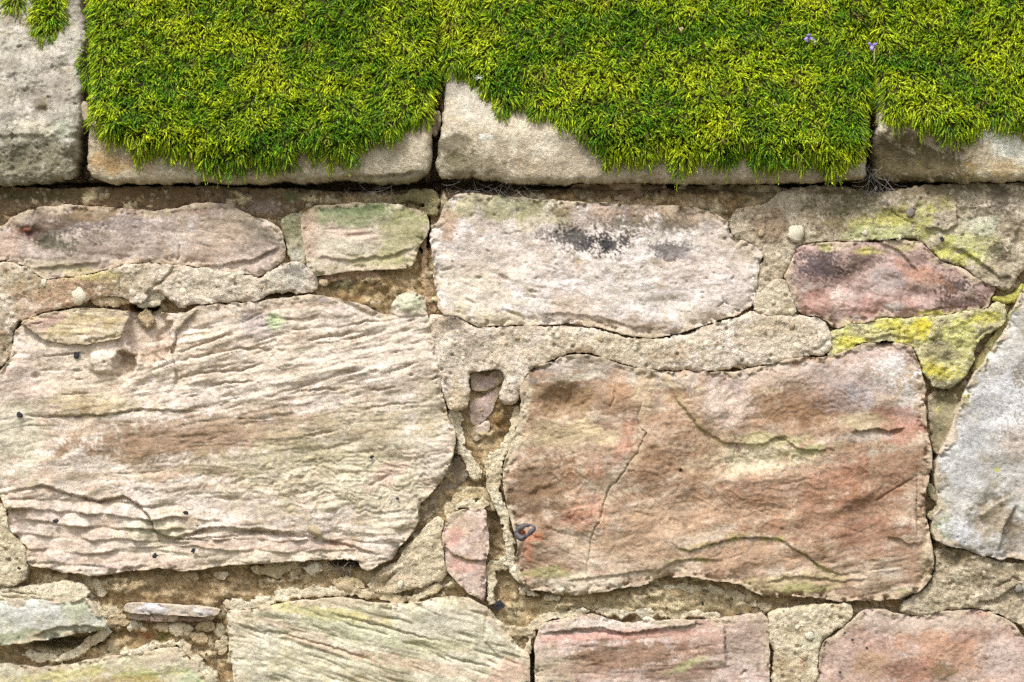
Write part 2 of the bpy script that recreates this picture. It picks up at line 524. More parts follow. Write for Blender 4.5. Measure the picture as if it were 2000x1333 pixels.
def mortar(pts, label, h0, parent, pal=None, rad=9, drop=9, rough=3.2, feats=(), paints=(), seed=1, step=2.4, widths=None, name="mortar",
           tilt=(0, 0), jag=(4.0, 2.4), back=-80, agg=1.0, msat=0.92):
    pal = pal or [c(196, 172, 146), c(216, 198, 174), c(230, 216, 198), c(208, 186, 158)]
    if widths is None:
        sm = chaikin(pts); bb = bbox_of(sm)
        sdf = lambda U, V: poly_sdf(sm, U, V) + 3.0
    else:
        bb = bbox_of(pts); w = max(widths) + 3
        bb = (bb[0] - w, bb[1] - w, bb[2] + w, bb[3] + w)
        sdf = lambda U, V: line_dist(pts, U, V, widths)
    cu, cv = (bb[0] + bb[2]) / 2, (bb[1] + bb[3]) / 2
    def hf(U, V, D):
        t = np.clip(D / rad, 0, 1)
        dm = np.clip(0.4 + 1.5 * fbm(U / 36, V / 36, seed + 7, 3), 0.0, 1.4)
        H = h0 + tilt[0] * (U - cu) / 100 + tilt[1] * (V - cv) / 100 - dm * drop * (1 - np.sqrt(1 - (1 - t) ** 2))
        H = H + rough * 1.5 * fbm(U / 60, V / 50, seed + 1, 2) + rough * 1.0 * fbm(U / 20, V / 18, seed + 2, 3) + rough * 0.55 * fbm(U / 6.5, V / 6, seed + 3, 2)
        if agg:
            d, r = cells(U / 13, V / 13, seed + 5)
            H = H + agg * np.where(r > 0.62, 1.6 * np.sqrt(np.clip(1 - (d / 0.33) ** 2, 0, 1)), 0)
            d2, r2 = cells(U / 19, V / 19, seed + 6)
            H = H - agg * np.where(r2 > 0.90, 6.0 * sstep(0.26, 0.10, d2), 0)
        return apply_feats(H, U, V, feats, seed + 40)
    def cf(U, V, D, H):
        n = fbm(U / 80, V / 60, seed + 11, 4, 0.6)
        t = np.clip(0.5 + 0.95 * n, 0, 1) * (len(pal) - 1)
        i0 = np.clip(np.floor(t).astype(int), 0, len(pal) - 2); f = (t - i0)[..., None]
        P = np.asarray(pal, F)
        C = P[i0] * (1 - f) + P[i0 + 1] * f
        C = C * (1 + 0.26 * fbm(U / 14, V / 14, seed + 13, 3) + 0.25 * fbm(U / 4.5, V / 4.5, seed + 14, 2))[..., None]
        C = paint(C, U, V, paints, seed)
        if agg:
            d, r = cells(U / 13, V / 13, seed + 5)
            m = (np.where((r > 0.62), sstep(0.34, 0.24, d), 0) * 0.55 * agg)[..., None]
            pc = np.where((r > 0.93)[..., None], c(150, 105, 80), np.where((r > 0.88)[..., None], c(120, 110, 105), c(226, 212, 184)))
            C = C * (1 - m) + pc * m
        C = mottle(C, U, V, seed + 400, 0.8)
        return C * msat + C.mean(-1, keepdims=True) * (1 - msat)
    return sheet(name, sdf, bb, step, hf, cf, MAT_MORTAR, parent, h0=h0, back=back, jag=jag, label=label, seed=seed)

def blob_mesh(name, seed, nu=9, nv=6, flat=1.0, lump=0.18, sharp=False):
    r = np.random.default_rng(seed)
    vs = [(0, 0, 1.0)]
    for j in range(1, nv):
        th = math.pi * j / nv
        for i in range(nu):
            ph = 2 * math.pi * (i + 0.5 * (j % 2)) / nu
            vs.append((math.sin(th) * math.cos(ph), math.sin(th) * math.sin(ph), math.cos(th)))
    vs.append((0, 0, -1.0))
    vs = np.array(vs)
    vs *= (1 + lump * r.standard_normal(len(vs)).clip(-1.6, 1.6))[:, None]
    fs = []; sz = []
    for i in range(nu):
        fs += [0, 1 + i, 1 + (i + 1) % nu]; sz.append(3)
    for j in range(nv - 2):
        for i in range(nu):
            a = 1 + j * nu + i; b = 1 + j * nu + (i + 1) % nu
            fs += [a, a + nu, b + nu, b]; sz.append(4)
    n = len(vs) - 1; o = 1 + (nv - 2) * nu
    for i in range(nu):
        fs += [n, o + (i + 1) % nu, o + i]; sz.append(3)
    return raw_mesh(name, vs, np.array(fs), np.array(sz, np.int32), None, not sharp)

# ------------------------------------------------------------------ ground
gm, nt, N, L, P = new_mat("trodden_grass")
tc = N.new("ShaderNodeTexCoord"); n1 = N.new("ShaderNodeTexNoise"); n1.inputs["Scale"].default_value = 6; n1.inputs["Detail"].default_value = 8
L.new(tc.outputs["Object"], n1.inputs["Vector"])
rp = N.new("ShaderNodeValToRGB")
rp.color_ramp.elements[0].color = (0.055, 0.065, 0.02, 1); rp.color_ramp.elements[1].color = (0.20, 0.16, 0.10, 1)
rp.color_ramp.elements[0].position = 0.4; rp.color_ramp.elements[1].position = 0.65
L.new(n1.outputs["Fac"], rp.inputs[0]); L.new(rp.outputs[0], P.inputs["Base Color"]); P.inputs["Roughness"].default_value = 0.95
G = 600.0
gme = raw_mesh("ground", np.array([(-G, -G, 0), (G, -G, 0), (G, G, 0), (-G, G, 0)]), np.array([0, 1, 2, 3]), np.array([4], np.int32))
make_obj("ground", gme, gm, kind="structure", label="trodden grass at the foot of the wall")

# ------------------------------------------------------------------ the wall
wall = bpy.data.objects.new("stone_wall", None)
col.objects.link(wall)
wall["label"] = "old rubble wall of pink and buff sandstone in crumbling lime mortar under sloping coping"
wall["category"] = "wall"

# ---- coping
def cope_base(U, V):
    """face of the coping: upright lower edge, then sloping back"""
    t = 262 - V
    return 44 - 0.46 * np.where(t > 0, t, 0) * sstep(-30, 60, t) 

def coping(pts, label, pal, seed, feats=(), paints=(), extra=None, step=3.0, rough=2.5, rad=22, drop=20):
    sm = chaikin(pts); bb = bbox_of(sm)
    def hf(U, V, D):
        t = np.clip(D / rad, 0, 1)
        H = cope_base(U, V) - drop * (1 - np.sqrt(1 - (1 - t) ** 2))
        H = H + rough * 2.2 * fbm(U / 110, V / 90, seed + 1, 2) + rough * 1.1 * fbm(U / 34, V / 30, seed + 2, 3) + rough * 0.5 * fbm(U / 8, V / 8, seed + 3, 3, 0.6)
        H = H - rough * 0.9 * sstep(0.36, 0.7, fbm(U / 17, V / 13, seed + 4, 2))
        if extra: H = extra(H, U, V)
        return apply_feats(H, U, V, feats, seed + 40)
    def cf(U, V, D, H):
        n = fbm(U / 90, V / 70, seed + 11, 4, 0.6)
        t = np.clip(0.5 + 0.95 * n, 0, 1) * (len(pal) - 1)
        i0 = np.clip(np.floor(t).astype(int), 0, len(pal) - 2); f = (t - i0)[..., None]
        P = np.asarray(pal, F); C = P[i0] * (1 - f) + P[i0 + 1] * f
        C = C * (1 + 0.22 * fbm(U / 20, V / 18, seed + 13, 3) + 0.2 * fbm(U / 5, V / 4.5, seed + 14, 2))[..., None]
        return mottle(paint(weather(C, U, V, seed, 0.8), U, V, paints, seed), U, V, seed, 0.9)
    return sheet("coping_stone", lambda U, V: poly_sdf(sm, U, V), bb, step, hf, cf, MAT_COPE, wall, h0=40, back=-420,
                 jag=(6.0, 2.0), label=label, seed=seed)

CP = [c(176, 164, 140), c(196, 186, 164), c(206, 196, 176), c(168, 156, 130)]
C1 = [(-200, -170), (118, -170), (130, -60), (143, 0), (152, 35), (155, 70), (153, 102), (146, 120), (153, 141), (152, 183), (155, 226), (152, 268), (151, 317),
      (143, 338), (123, 351), (70, 359), (0, 361), (-100, 360), (-200, 358), (-205, 200)]
coping(C1, "bare pitted grey coping stone with a mossy notch", [c(150, 141, 122), c(178, 170, 152), c(198, 190, 174), c(156, 145, 122)], 11, step=2.3, rough=7.5,
       feats=[('pit', (35, 90, 60, 26), 13), ('pit', (60, 180, 46, 30), 11), ('pit', (80, 215, 22, 16), 12), ('pit', (80, 20, 40, 50), 18, 0.5), ('pit', (110, 100, 26, 40, 20), -6),
              ('pit', (20, 150, 26, 14), 5), ('pit', (90, 250, 34, 12), 5), ('pit', (40, 270, 60, 10), 5)],
       paints=[('e', (60, 318, 130, 48), c(132, 124, 96), 0.75, 0.9), ('e', (80, 205, 20, 17), c(116, 104, 66), 0.7), ('e', (10, 232, 16, 12), c(104, 98, 88), 0.6),  # first ellipse paints the upright lower face darker, as if shaded
               ('e', (110, 232, 22, 14), c(128, 122, 108), 0.5), ('e', (120, 255, 30, 22), c(172, 176, 152), 0.6), ('e', (60, 255, 50, 24), c(214, 205, 180), 0.5),
               ('s', (70, 170, 80, 70), c(140, 128, 124), 0.35), ('s', (30, 290, 90, 60), c(96, 92, 76), 0.4), ('e', (-120, 150, 60, 120), c(150, 140, 118), 0.5)])
C2 = [(160, -170), (845, -170), (846, -40), (847, 100), (845, 160), (842, 247), (843, 300), (842, 324), (830, 346), (809, 356), (756, 359), (720, 357), (685, 350), (650, 353), (600, 356), (529, 356),
      (494, 359), (458, 358), (388, 356), (300, 359), (229, 358), (190, 354), (176, 345), (170, 317), (170, 268), (172, 240), (173, 205), (168, 100)]
coping(C2, "coping stone almost wholly under moss, orange lichen on its bare corner", [c(178, 160, 128), c(196, 180, 150), c(206, 194, 168), c(184, 164, 132)], 12,
       feats=[('ledge', [(640, 352), (690, 342), (750, 344), (820, 336)], 8, 16)],
       paints=[('s', (205, 300, 46, 50), c(186, 146, 84), 0.55), ('s', (250, 320, 70, 30), c(184, 146, 92), 0.4), ('e', (700, 300, 80, 26, -15), c(220, 206, 178), 0.6),
               ('e', (790, 345, 70, 20), c(116, 108, 84), 0.55), ('e', (620, 352, 60, 10), c(126, 112, 88), 0.4)])
C3 = [(868, -170), (1690, -170), (1692, 0), (1690, 200), (1693, 293), (1693, 317), (1691, 344), (1680, 352), (1635, 349), (1600, 356), (1547, 356), (1476, 357), (1406, 357), (1335, 358), (1302, 358), (1232, 354),
      (1144, 358), (1055, 359), (985, 356), (960, 349), (914, 347), (879, 350), (858, 346), (851, 331), (853, 300), (861, 264), (863, 219), (867, 176), (876, 145), (876, 60)]
coping(C3, "coping stone with its pale corner bare beneath a ragged moss edge", [c(184, 170, 142), c(204, 190, 164), c(216, 204, 182), c(190, 172, 144)], 13,
       paints=[('e', (885, 290, 42, 34), c(106, 96, 70), 0.8), ('e', (900, 320, 60, 30), c(130, 122, 92), 0.65), ('e', (930, 200, 40, 60), c(196, 190, 176), 0.5),
               ('e', (950, 268, 17, 8), c(240, 236, 224), 0.85, 0.4), ('e', (1040, 240, 70, 40), c(226, 212, 186), 0.6), ('e', (1100, 332, 200, 26), c(176, 158, 130), 0.5),
               ('e', (880, 165, 20, 30), c(150, 146, 136), 0.5), ('s', (960, 330, 90, 26), c(120, 112, 92), 0.4), ('e', (1500, 345, 240, 14), c(168, 150, 126), 0.5)])
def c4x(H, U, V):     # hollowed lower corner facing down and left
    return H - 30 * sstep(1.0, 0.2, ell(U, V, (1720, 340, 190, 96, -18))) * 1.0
C4 = [(1722, -170), (2290, -170), (2295, 100), (2290, 356), (2150, 357), (2000, 354), (1900, 356), (1829, 354), (1769, 353), (1723, 349), (1709, 338), (1705, 317), (1709, 268), (1719, 229), (1716, 150), (1722, 60)]
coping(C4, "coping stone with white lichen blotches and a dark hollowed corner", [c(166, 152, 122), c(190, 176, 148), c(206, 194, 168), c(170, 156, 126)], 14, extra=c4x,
       paints=[('e', (1775, 312, 130, 56, 10), c(96, 85, 56), 0.92), ('e', (1930, 262, 26, 18), c(240, 238, 222), 0.95, 0.5), ('e', (1965, 285, 38, 26), c(242, 240, 226), 0.95, 0.5),  # first ellipse paints the hollowed corner's shade into the stone colour
               ('e', (1928, 327, 10, 9), c(232, 226, 206), 0.8), ('e', (1996, 315, 20, 16), c(236, 232, 216), 0.8), ('s', (1960, 330, 90, 26), c(190, 160, 100), 0.5)])
for q, (a, b) in enumerate([(-780, -222), (2310, 2920)]):
    coping([(a, -170), (b, -170), (b, 200), (b, 357), (a, 358), (a - 4, 180)], None, CP, 15 + q, step=9)

# ---- the big stones of the face, traced one by one
S1 = [(-140, 420), (-60, 440), (0, 446), (30, 420), (63, 407), (123, 400), (183, 403), (247, 407), (300, 412), (335, 409), (370, 398), (423, 396), (451, 398), (472, 414), (501, 426), (529, 432), (548, 449),
      (557, 481), (557, 506), (529, 527), (508, 541), (487, 537), (441, 529), (388, 522), (346, 516), (300, 514), (254, 513), (219, 523), (176, 537), (134, 541), (88, 545), (67, 537), (53, 520), (32, 513), (0, 509), (-60, 508), (-140, 505)]
stone(S1, "long pinkish grey stone with a dark red nodule at its end", 16, [c(150, 132, 118), c(190, 168, 150), c(212, 192, 176), c(196, 172, 156)], wall, sat=0.85, seed=101, lump=0.6, rough=3.4, rad=30, drop=16,
      strata=(3, 26, 1.2),
      feats=[('pit', (60, 453, 36, 16, 8), 9), ('pit', (54, 450, 12, 8), -9), ('ledge', [(380, 520), (440, 516), (500, 505), (550, 480)], 8, 14), ('pit', (520, 470, 50, 20, 40), 5), ('pit', (470, 440, 40, 12, 20), 4),
             ('crack', [(348, 470), (352, 495), (346, 512)], 1.6, 6), ('ledge', [(60, 525), (140, 518), (200, 512)], 6, 10)],
      paints=[('e', (60, 455, 34, 16, 8), c(92, 54, 44), 0.9, 0.5), ('e', (50, 448, 12, 8), c(140, 78, 58), 0.7, 0.4), ('s', (130, 440, 110, 44), c(104, 92, 90), 0.65), ('s', (110, 475, 60, 22), c(100, 98, 76), 0.7),
              ('e', (60, 425, 120, 24), c(118, 98, 74), 0.6), ('s', (250, 440, 110, 40), c(140, 124, 124), 0.5), ('e', (330, 412, 130, 12), c(140, 114, 84), 0.55), ('e', (180, 415, 40, 20), c(150, 126, 88), 0.6),
              ('e', (450, 450, 90, 40), c(206, 182, 156), 0.5), ('e', (385, 500, 60, 26), c(196, 170, 148), 0.5), ('e', (373, 442, 6, 12), c(216, 216, 212), 0.6, 0.4), ('s', (500, 450, 50, 24, 30), c(128, 126, 112), 0.5),
              ('e', (175, 535, 60, 10), c(196, 184, 96), 0.65), ('e', (100, 520, 70, 16), c(196, 186, 150), 0.5), ('e', (480, 515, 60, 22), c(196, 174, 158), 0.5), ('e', (0, 480, 50, 40), c(214, 182, 160), 0.5)])
S2 = [(587, 421), (605, 405), (680, 396), (770, 398), (825, 412), (838, 425), (836, 453), (818, 488), (811, 516), (783, 527), (747, 527), (709, 529), (673, 532), (638, 537), (617, 539), (599, 527), (594, 481), (589, 446)]
stone(S2, "small squarish stone tinged green with a pink blush", 18, [c(196, 184, 150), c(208, 196, 166), c(214, 200, 178), c(190, 182, 138)], wall, seed=102, lump=0.5, rough=2.6, rad=26, drop=18, strata=(-3, 24, 1.2),
      feats=[('pit', (700, 460, 40, 8, -4), 6), ('ledge', [(610, 500), (680, 508), (760, 500), (815, 480)], 5, 12)],
      paints=[('e', (640, 450, 50, 60), c(224, 200, 184), 0.75), ('e', (700, 420, 120, 26), c(140, 152, 104), 0.75), ('e', (690, 406, 90, 12), c(96, 116, 74), 0.65), ('e', (790, 450, 50, 60), c(168, 164, 110), 0.6),
              ('e', (700, 460, 46, 14), c(226, 194, 178), 0.7), ('e', (600, 450, 18, 60), c(206, 172, 150), 0.6), ('e', (660, 480, 40, 20), c(206, 204, 180), 0.5), ('e', (760, 510, 70, 18), c(184, 176, 118), 0.55)])
S3 = [(889, 381), (903, 379), (991, 382), (1044, 389), (1110, 393), (1200, 398), (1300, 403), (1370, 407), (1420, 428), (1427, 463), (1455, 470), (1492, 492), (1481, 530), (1477, 580), (1466, 601), (1441, 615), (1406, 626), (1371, 636),
      (1335, 650), (1300, 658), (1250, 660), (1202, 650), (1167, 640), (1114, 633), (1072, 636), (1008, 636), (955, 638), (931, 640), (903, 622), (857, 611), (853, 580), (846, 551), (844, 509), (843, 488), (836, 463), (843, 449), (860, 421), (874, 393)]
stone(S3, "large pale pinkish stone blotched with black lichen along its top", 22, [c(204, 184, 168), c(222, 208, 196), c(232, 220, 212), c(214, 196, 176)], wall, seed=103, rough=3.6, rad=36, drop=22, pit=0.5,
      feats=[('strata', (1050, 560, 220, 80), 12, 22, 1.2), ('ledge', [(1040, 615), (1110, 612), (1180, 622), (1240, 640), (1300, 645)], 4, 22), ('pit', (985, 543, 18, 6, 25), 7), ('pit', (1040, 570, 14, 5, 10), 6), ('pit', (920, 590, 14, 4, 30), 6),
             ('pit', (1180, 500, 90, 50), -5), ('crack', [(1400, 602), (1415, 590), (1412, 582)], 1.4, 6), ('crack', [(1415, 590), (1424, 596)], 1.4, 5), ('strata', (1330, 560, 140, 90), -8, 26, 0.9), ('pit', (870, 527, 18, 4, -12), 5),
             ('crack', [(1422, 430), (1424, 462), (1440, 470)], 2.0, 8), ('pit', (1000, 612, 26, 5, 20), 6), ('pit', (935, 543, 12, 4), 4)],
      paints=[('e', (980, 400, 130, 28), c(154, 152, 100), 0.7), ('e', (1060, 420, 80, 26), c(176, 168, 128), 0.6), ('e', (875, 440, 24, 40), c(206, 168, 134), 0.6), ('e', (905, 410, 30, 20), c(206, 194, 160), 0.5),
              ('s', (1130, 470, 80, 34, 10), c(70, 66, 66), 0.85), ('s', (1190, 478, 60, 22), c(58, 56, 60), 0.9), ('s', (1220, 430, 90, 36), c(92, 80, 72), 0.7), ('s', (1310, 490, 56, 26), c(98, 94, 96), 0.75),
              ('s', (1070, 455, 40, 20), c(96, 88, 84), 0.6), ('e', (1250, 408, 180, 20), c(132, 108, 84), 0.6), ('e', (1340, 420, 90, 30), c(176, 150, 122), 0.6), ('e', (1180, 420, 40, 20), c(196, 170, 150), 0.5),
              ('s', (1290, 440, 80, 30), c(116, 108, 82), 0.5), ('e', (1440, 490, 40, 30), c(178, 156, 120), 0.55), ('e', (930, 560, 80, 60), c(222, 208, 180), 0.5), ('e', (960, 625, 100, 20), c(206, 190, 150), 0.6),
              ('e', (1110, 600, 60, 30), c(222, 194, 166), 0.45), ('e', (1230, 640, 120, 20), c(184, 158, 130), 0.6), ('e', (1010, 510, 90, 40), c(232, 214, 198), 0.5), ('e', (1400, 560, 80, 70), c(228, 212, 204), 0.5), ('e', (1380, 620, 90, 18), c(208, 192, 166), 0.5)])
S4 = [(1561, 481), (1617, 472), (1670, 474), (1705, 472), (1758, 469), (1797, 470), (1822, 495), (1840, 513), (1882, 523), (1910, 548), (1942, 555), (1945, 569), (1935, 583), (1931, 604), (1882, 608), (1822, 619), (1758, 622), (1723, 619),
      (1706, 629), (1660, 633), (1631, 643), (1610, 622), (1561, 612), (1547, 587), (1536, 548), (1531, 541), (1543, 520), (1550, 499)]
stone(S4, "dusky red stone ringed by yellow lichen", 18, [c(150, 112, 96), c(186, 142, 122), c(206, 166, 148), c(176, 130, 108)], wall, sat=0.7, seed=104, lump=0.8, rough=4.2, rad=34, drop=20, tilt=(-2, 0),
      strata=(10, 30, 1.0),
      feats=[('ledge', [(1700, 474), (1740, 480), (1770, 500), (1800, 540)], 6, 16), ('pit', (1640, 585, 50, 30), -8), ('pit', (1790, 575, 70, 22, 12), 8), ('pit', (1740, 530, 40, 20), -5), ('crack', [(1800, 612), (1840, 602), (1880, 600)], 1.6, 6)],
      paints=[('s', (1600, 520, 66, 44), c(86, 74, 78), 0.85), ('s', (1680, 510, 70, 30), c(104, 84, 72), 0.7), ('e', (1640, 585, 44, 26), c(226, 200, 186), 0.75), ('e', (1735, 545, 40, 30), c(196, 176, 170), 0.7), ('s', (1850, 560, 60, 26), c(70, 56, 48), 0.8),
              ('e', (1800, 540, 60, 20, 25), c(188, 130, 94), 0.6), ('s', (1880, 590, 70, 20), c(92, 66, 62), 0.7), ('e', (1720, 600, 70, 22), c(190, 140, 126), 0.6), ('e', (1590, 590, 30, 40), c(196, 140, 122), 0.6),
              ('s', (1690, 490, 50, 12), c(196, 184, 84), 0.7), ('s', (1610, 480, 26, 12), c(198, 192, 110), 0.9), ('e', (1840, 500, 40, 14, 30), c(168, 116, 100), 0.5), ('s', (1770, 480, 40, 14), c(196, 190, 110), 0.6), ('e', (1745, 600, 16, 12), c(206, 198, 186), 0.7),
              ('s', (1680, 635, 70, 12), c(206, 194, 60), 0.8), ('s', (1840, 612, 80, 8), c(206, 198, 70), 0.7)])

S5 = [(26, 650), (42, 636), (88, 614), (148, 603), (197, 603), (247, 610), (300, 612), (340, 612), (367, 608), (388, 597), (458, 592), (501, 590), (550, 583), (600, 576), (613, 576), (656, 583), (709, 594), (733, 608), (762, 617), (765, 594), (776, 576), (804, 567),
      (829, 580), (834, 615), (839, 633), (850, 675), (857, 721), (864, 763), (872, 810), (887, 834), (890, 870), (879, 905), (869, 934), (840, 965), (816, 993), (818, 1025), (784, 1064), (770, 1089), (742, 1103), (721, 1117), (705, 1108), (700, 1092),
      (635, 1094), (529, 1100), (458, 1104), (406, 1111), (353, 1118), (317, 1108), (275, 1115), (233, 1118), (201, 1127), (169, 1126), (148, 1118), (123, 1121), (88, 1110), (56, 1106), (49, 1089), (53, 1068), (35, 1053), (14, 1032), (14, 997), (0, 965),
      (-40, 950), (-80, 900), (-90, 800), (-60, 735), (0, 726), (12, 714), (22, 700)]
stone(S5, "largest stone, cream and deeply grooved by weathered bedding layers", 26, [c(172, 146, 124), c(204, 182, 158), c(222, 204, 184), c(232, 216, 202), c(206, 192, 162)], wall, seed=105, rough=3.6, rad=30, drop=20, step=2.1, pit=0.2,
      strata=(-7, 17, 1.7),
      feats=[('strata', (560, 700, 340, 110, -8), -13, 14, 4.6), ('strata', (620, 850, 300, 90), -6, 12, 2.0),
             ('terr', (160, 1040, 260, 86), 2, 25, 15), ('terr', (520, 1075, 330, 42), 1, 21, 12), ('terr', (760, 1030, 60, 40, -20), -8, 18, 5),
             ('pit', (290, 650, 50, 66, -10), 24, 0.28), ('pit', (243, 712, 26, 30, 20), 20, 0.35), ('pit', (325, 668, 24, 34), 8, 0.3), ('pit', (300, 760, 90, 40, -30), 9),
             ('ledge', [(340, 760), (345, 720), (333, 690), (345, 645), (388, 602)], 10, 26),
             ('ledge', [(0, 965), (85, 948), (134, 965), (190, 979), (240, 969), (268, 983), (293, 1011), (300, 1036), (317, 1046), (338, 1053), (370, 1043), (406, 1032), (450, 1030), (520, 1036), (600, 1042)], 8, 20),
             ('crack', [(0, 967), (85, 950), (134, 967), (190, 981), (240, 971), (268, 985), (293, 1013), (300, 1038), (317, 1048), (338, 1055), (370, 1045), (406, 1034)], 3.0, 9),
             ('crack', [(50, 812), (90, 815), (140, 814), (200, 812), (240, 805), (270, 801), (330, 803), (388, 805)], 2.2, 9), ('ledge', [(50, 812), (140, 814), (200, 812), (270, 801), (388, 805)], 4, 30),
             ('crack', [(345, 742), (380, 731), (420, 727), (470, 724), (495, 716), (514, 710)], 2.4, 10), ('crack', [(600, 668), (625, 660), (660, 656), (690, 651)], 3.2, 11), ('crack', [(565, 772), (590, 763), (625, 761), (672, 761)], 2.6, 10),
             ('crack', [(345, 690), (390, 675), (440, 655), (455, 654)], 2.6, 9), ('crack', [(350, 705), (400, 695), (470, 680), (560, 686)], 2.4, 8), ('crack', [(410, 755), (440, 748), (500, 746)], 2.0, 8), ('crack', [(680, 636), (720, 628), (750, 630)], 2.0, 8),
             ('crack', [(655, 727), (680, 726), (700, 722)], 3.0, 8), ('crack', [(720, 727), (738, 724)], 3.4, 8), ('crack', [(725, 761), (745, 762), (770, 758)], 1.8, 8), ('pit', (803, 733, 8, 4), 9), ('pit', (804, 626, 12, 4, -20), 7),
             ('crack', [(595, 853), (630, 847), (650, 843)], 2.4, 8), ('crack', [(120, 772), (150, 770), (175, 770)], 2.2, 7), ('crack', [(85, 696), (120, 694), (165, 690)], 1.8, 7), ('crack', [(715, 800), (760, 790), (815, 788)], 1.8, 6),
             ('pit', (70, 735, 12, 8), 9), ('pit', (102, 662, 10, 4), 5), ('pit', (150, 725, 14, 3), 6), ('pit', (155, 742, 12, 3), 6), ('pit', (205, 708, 40, 26), -13, 0.4), ('pit', (205, 708, 6, 4), 7),
             ('swirl', (690, 945, 200, 86, -8), 110, 4.5, 2.2), ('rings', (775, 985, 70, 46, 10), 13, 1.2), ('swirl', (400, 930, 260, 50), 120, 4, 1.6), ('pit', (700, 912, 22, 4, 20), 5),
             ('pit', (740, 940, 34, 5, -28), 6), ('pit', (470, 940, 26, 8, -20), 7), ('pit', (450, 975, 30, 6), 6), ('ledge', [(816, 993), (845, 968), (872, 930), (889, 880)], 8, 10), ('pit', (800, 1040, 40, 30, -40), 10),
             ('crack', [(450, 1040), (520, 1042), (600, 1050), (680, 1066), (720, 1080)], 3.0, 11), ('crack', [(310, 1058), (400, 1052), (500, 1044)], 2.0, 8), ('pit', (650, 1065, 60, 8, 8), 7), ('pit', (798, 592, 32, 28), -9, 0.8), ('crack', [(762, 614), (790, 622), (832, 616)], 2.0, 5),
             ('crack', [(840, 743), (862, 736)], 2.0, 10), ('pit', (690, 600, 60, 8, 25), 5)],
      paints=[('e', (420, 850, 340, 46, -4), c(162, 134, 106), 0.7), ('e', (330, 862, 220, 26, -4), c(158, 126, 98), 0.5), ('e', (500, 900, 200, 24, -4), c(160, 146, 110), 0.5), ('e', (690, 850, 200, 60, -8), c(194, 184, 150), 0.45), ('e', (150, 790, 140, 26), c(198, 178, 122), 0.5), ('e', (140, 730, 180, 60), c(232, 212, 186), 0.45),
              ('e', (620, 930, 200, 70), c(200, 192, 156), 0.45), ('e', (760, 960, 100, 80), c(216, 210, 178), 0.4), ('e', (560, 700, 300, 80, -10), c(228, 212, 192), 0.45), ('e', (760, 690, 110, 90), c(226, 212, 196), 0.5), ('e', (500, 635, 40, 26), c(172, 156, 154), 0.6), ('e', (540, 630, 20, 16), c(176, 202, 140), 0.6),
              ('e', (800, 590, 36, 24), c(196, 200, 166), 0.75, 0.4), ('s', (640, 586, 40, 10, 20), c(120, 110, 112), 0.5), ('e', (40, 760, 70, 90), c(222, 200, 190), 0.5), ('e', (30, 850, 60, 70), c(206, 204, 176), 0.5), ('e', (750, 930, 50, 20, -30), c(224, 186, 172), 0.55), ('e', (110, 1040, 160, 60), c(222, 200, 184), 0.45),
              ('e', (560, 1070, 200, 20), c(196, 160, 146), 0.35), ('e', (480, 1085, 220, 16), c(228, 218, 192), 0.5), ('e', (270, 1100, 120, 20), c(206, 180, 164), 0.5), ('e', (285, 660, 60, 60), c(206, 178, 152), 0.5), ('e', (250, 705, 18, 24), c(116, 92, 58), 0.55),
              ('e', (850, 890, 40, 60), c(212, 200, 180), 0.5), ('e', (300, 1040, 70, 30), c(206, 204, 164), 0.4), ('e', (690, 600, 60, 12, 20), c(206, 188, 178), 0.4), ('e', (840, 790, 30, 60), c(196, 184, 150), 0.4), ('e', (400, 700, 60, 50, -20), c(208, 186, 160), 0.3)])
S5A = [(35, 630), (88, 613), (148, 602), (197, 602), (247, 609), (250, 622), (240, 645), (232, 662), (205, 668), (150, 673), (110, 672), (82, 660), (60, 643)]
stone(S5A, "slab flaking off the corner of the largest stone", 38, [c(198, 172, 132), c(216, 196, 152), c(220, 200, 172), c(206, 190, 132)], wall, seed=106, rough=2.6, rad=18, drop=14, strata=(-4, 13, 2.0), back=-20,
      feats=[('crack', [(62, 632), (75, 634), (84, 630)], 1.6, 6), ('ledge', [(160, 665), (200, 660), (240, 652)], 4, 8)],
      paints=[('e', (85, 628, 46, 12, -20), c(206, 172, 160), 0.8), ('e', (60, 650, 30, 20), c(210, 178, 162), 0.6), ('e', (170, 605, 70, 6), c(120, 108, 76), 0.6)])

S6 = [(1022, 737), (1044, 719), (1079, 705), (1107, 693), (1142, 691), (1171, 698), (1213, 712), (1250, 720), (1300, 725), (1370, 725), (1406, 727), (1441, 726), (1469, 718), (1497, 716), (1529, 704), (1547, 700), (1617, 697), (1653, 687), (1681, 672), (1723, 669), (1758, 671),
      (1783, 680), (1790, 693), (1801, 728), (1808, 760), (1806, 781), (1808, 810), (1817, 863), (1822, 909), (1811, 944), (1808, 979), (1811, 1018), (1818, 1046), (1825, 1092), (1822, 1124), (1804, 1149), (1783, 1163), (1741, 1172), (1670, 1175), (1631, 1177), (1596, 1166),
      (1547, 1166), (1497, 1168), (1473, 1159), (1448, 1142), (1406, 1136), (1370, 1134), (1353, 1127), (1300, 1129), (1278, 1134), (1260, 1145), (1214, 1149), (1144, 1163), (1091, 1165), (1056, 1152), (1031, 1156), (1010, 1124), (1006, 1089), (1013, 1060), (1003, 1032),
      (996, 1011), (989, 983), (980, 944), (984, 909), (996, 874), (1006, 850), (1014, 813), (1019, 785), (1014, 767), (1018, 750)]
CR6 = [(1256, 778), (1246, 810), (1248, 835), (1262, 845), (1246, 884), (1228, 905), (1211, 934), (1190, 955), (1179, 983), (1172, 1018), (1158, 1039), (1153, 1075), (1147, 1110), (1138, 1133)]
LG6 = [(1310, 1060), (1325, 1072), (1346, 1078), (1370, 1071), (1406, 1060), (1437, 1052), (1476, 1052), (1526, 1055), (1547, 1071), (1575, 1085), (1600, 1106), (1624, 1119), (1660, 1126)]
